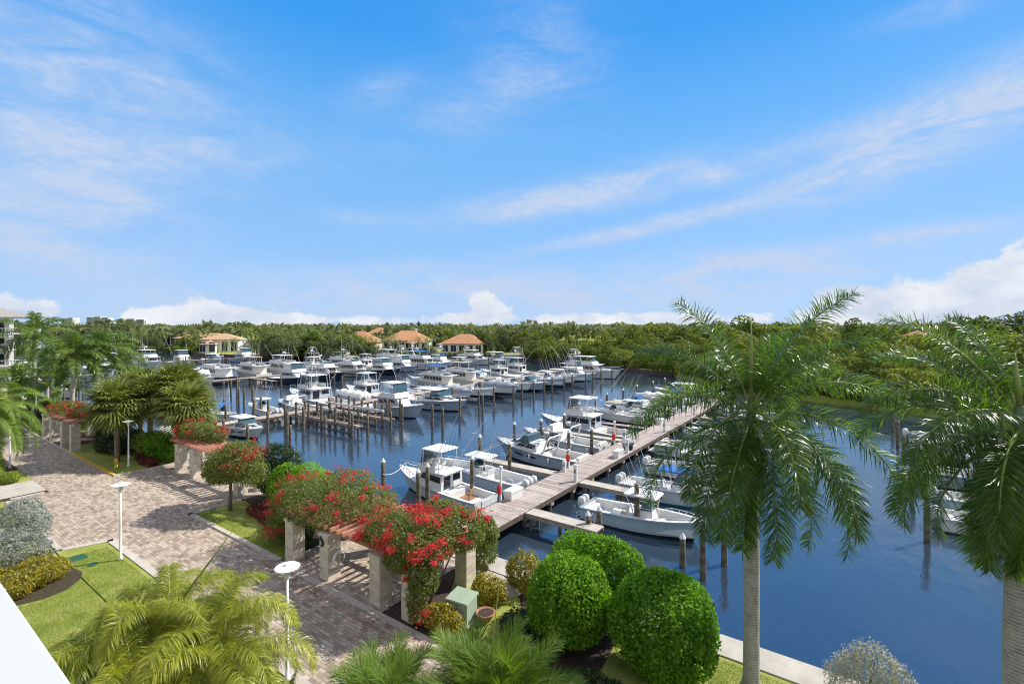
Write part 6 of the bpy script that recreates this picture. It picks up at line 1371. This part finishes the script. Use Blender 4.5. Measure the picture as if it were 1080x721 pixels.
for px, D, h in ((384,214,7.5),(397,212,6.6),(409,216,7.8),(421,213,6.2),(450,214,7.2),(372,212,7.6),(360,210,8.4),(247,216,6.8),(238,212,5.6),(392,225,8),(405,226,7.6),(442,224,7.4),(350,215,9.6),(338,205,9.4),(322,200,9.2),(300,198,10),(288,196,9.6),(275,194,8.8),(365,222,9),(415,228,8.5),(456,224,8.2),(468,226,7),(482,246,10.5),(310,205,10.5),(330,212,11),
                  (225,240,8),(207,245,9),(180,280,9.5),(170,262,9),(160,270,10),(150,262,9.5),(140,256,9),(128,250,10),(197,290,11),(215,300,11.5),(240,300,11.5),(262,250,10.8),(118,262,9),(185,300,11)):
    x, y = GD(px, D); s = h/9.3; dup(rr_.choice(FP), (x, y, -.5), rr_.uniform(0, 6.28), pl, pg, (s, s, s))
hl, hg = 'low rounded green shrub along the far bank', 'shrubs along the far bank'
for i in range(34):
    x, y = GD(rr_.uniform(150, 232), rr_.uniform(228, 246)); s = rr_.uniform(.3, .5); dup(rr_.choice(MG), (x, y, -.5), rr_.uniform(0, 6), hl, hg, (s*1.5, s*1.5, s))
for i in range(22):
    x, y = GD(rr_.uniform(360, 520), rr_.uniform(206, 214)); s = rr_.uniform(.18, .34); dup(rr_.choice(MG), (x, y, -.5), rr_.uniform(0, 6), hl, hg, (s*1.5, s*1.5, s))
for p in MG+OAK+FP: remove(p)
# the wooded skyline beyond, read as one mass
def woodland():
    rng = np.random.default_rng(9); Ps, Ns = [], []
    for k in range(2600):
        px = rng.uniform(-120, 1200); D = 270*(1+2.6*rng.random()**1.5); x, y = GD(px, D); r = rng.uniform(4, 8)*(.8+D/700); h = rng.uniform(7.5, 12.2)+max(0, D-450)*.0025+4*rng.random()**7
        n = 26; d = rng.normal(0, 1, (n,3)); d[:,2] = np.abs(d[:,2]); d /= np.linalg.norm(d, axis=1)[:,None]
        Ps.append(np.array([x, y, h-r*.55])+d*np.array([r, r, r*.55])*rng.uniform(.8,1.05,(n,1))); Ns.append(d)
    V, Fc = kites(np.vstack(Ps), np.vstack(Ns), 3.2, .6, rng, .7)
    return stuff(tag(np_mesh('woodland', V, Fc, 'wood_leaf'), 'distant wooded skyline beyond the marina and the houses', 'woodland'))
woodland()
# bulkhead and small private pier below the orange roofed house
bw = thing('bulkhead', 'dark timber bulkhead along the bank below the orange roofed houses', 'bulkhead', (0,0,0))
b = MB()
for (xa,ya),(xb,yb) in zip(far_shore[2:11], far_shore[3:12]):
    L = math.hypot(xb-xa, yb-ya); nx, ny = (yb-ya)/L*.5, -(xb-xa)/L*.5; b.prism([(xa,ya),(xa+nx,ya+ny),(xb+nx,yb+ny),(xb,yb)], -3, -.25)
b.build('wall', 'beam', bw)
x, y = GD(538, 205); t = thing('private_pier', 'small pale pier with white rails on the bank right of the orange roofed house', 'pier', (x, y, -.2), YAW)
b = MB(); b.box(-8, 8, -1, 1, -.2, 0); b.build('deck', 'pale_beam', t); b = MB()
for i in range(9): b.box(-8+2*i-.08, -8+2*i+.08, -.95, -.8, 0, 1.1)
b.box(-8, 8, -.92, -.84, 1.0, 1.1); b.box(2,2.2,-.5,-.3,0,3.2); b.box(5,5.2,-.5,-.3,0,3.2); b.build('rail', 'white_matte', t)
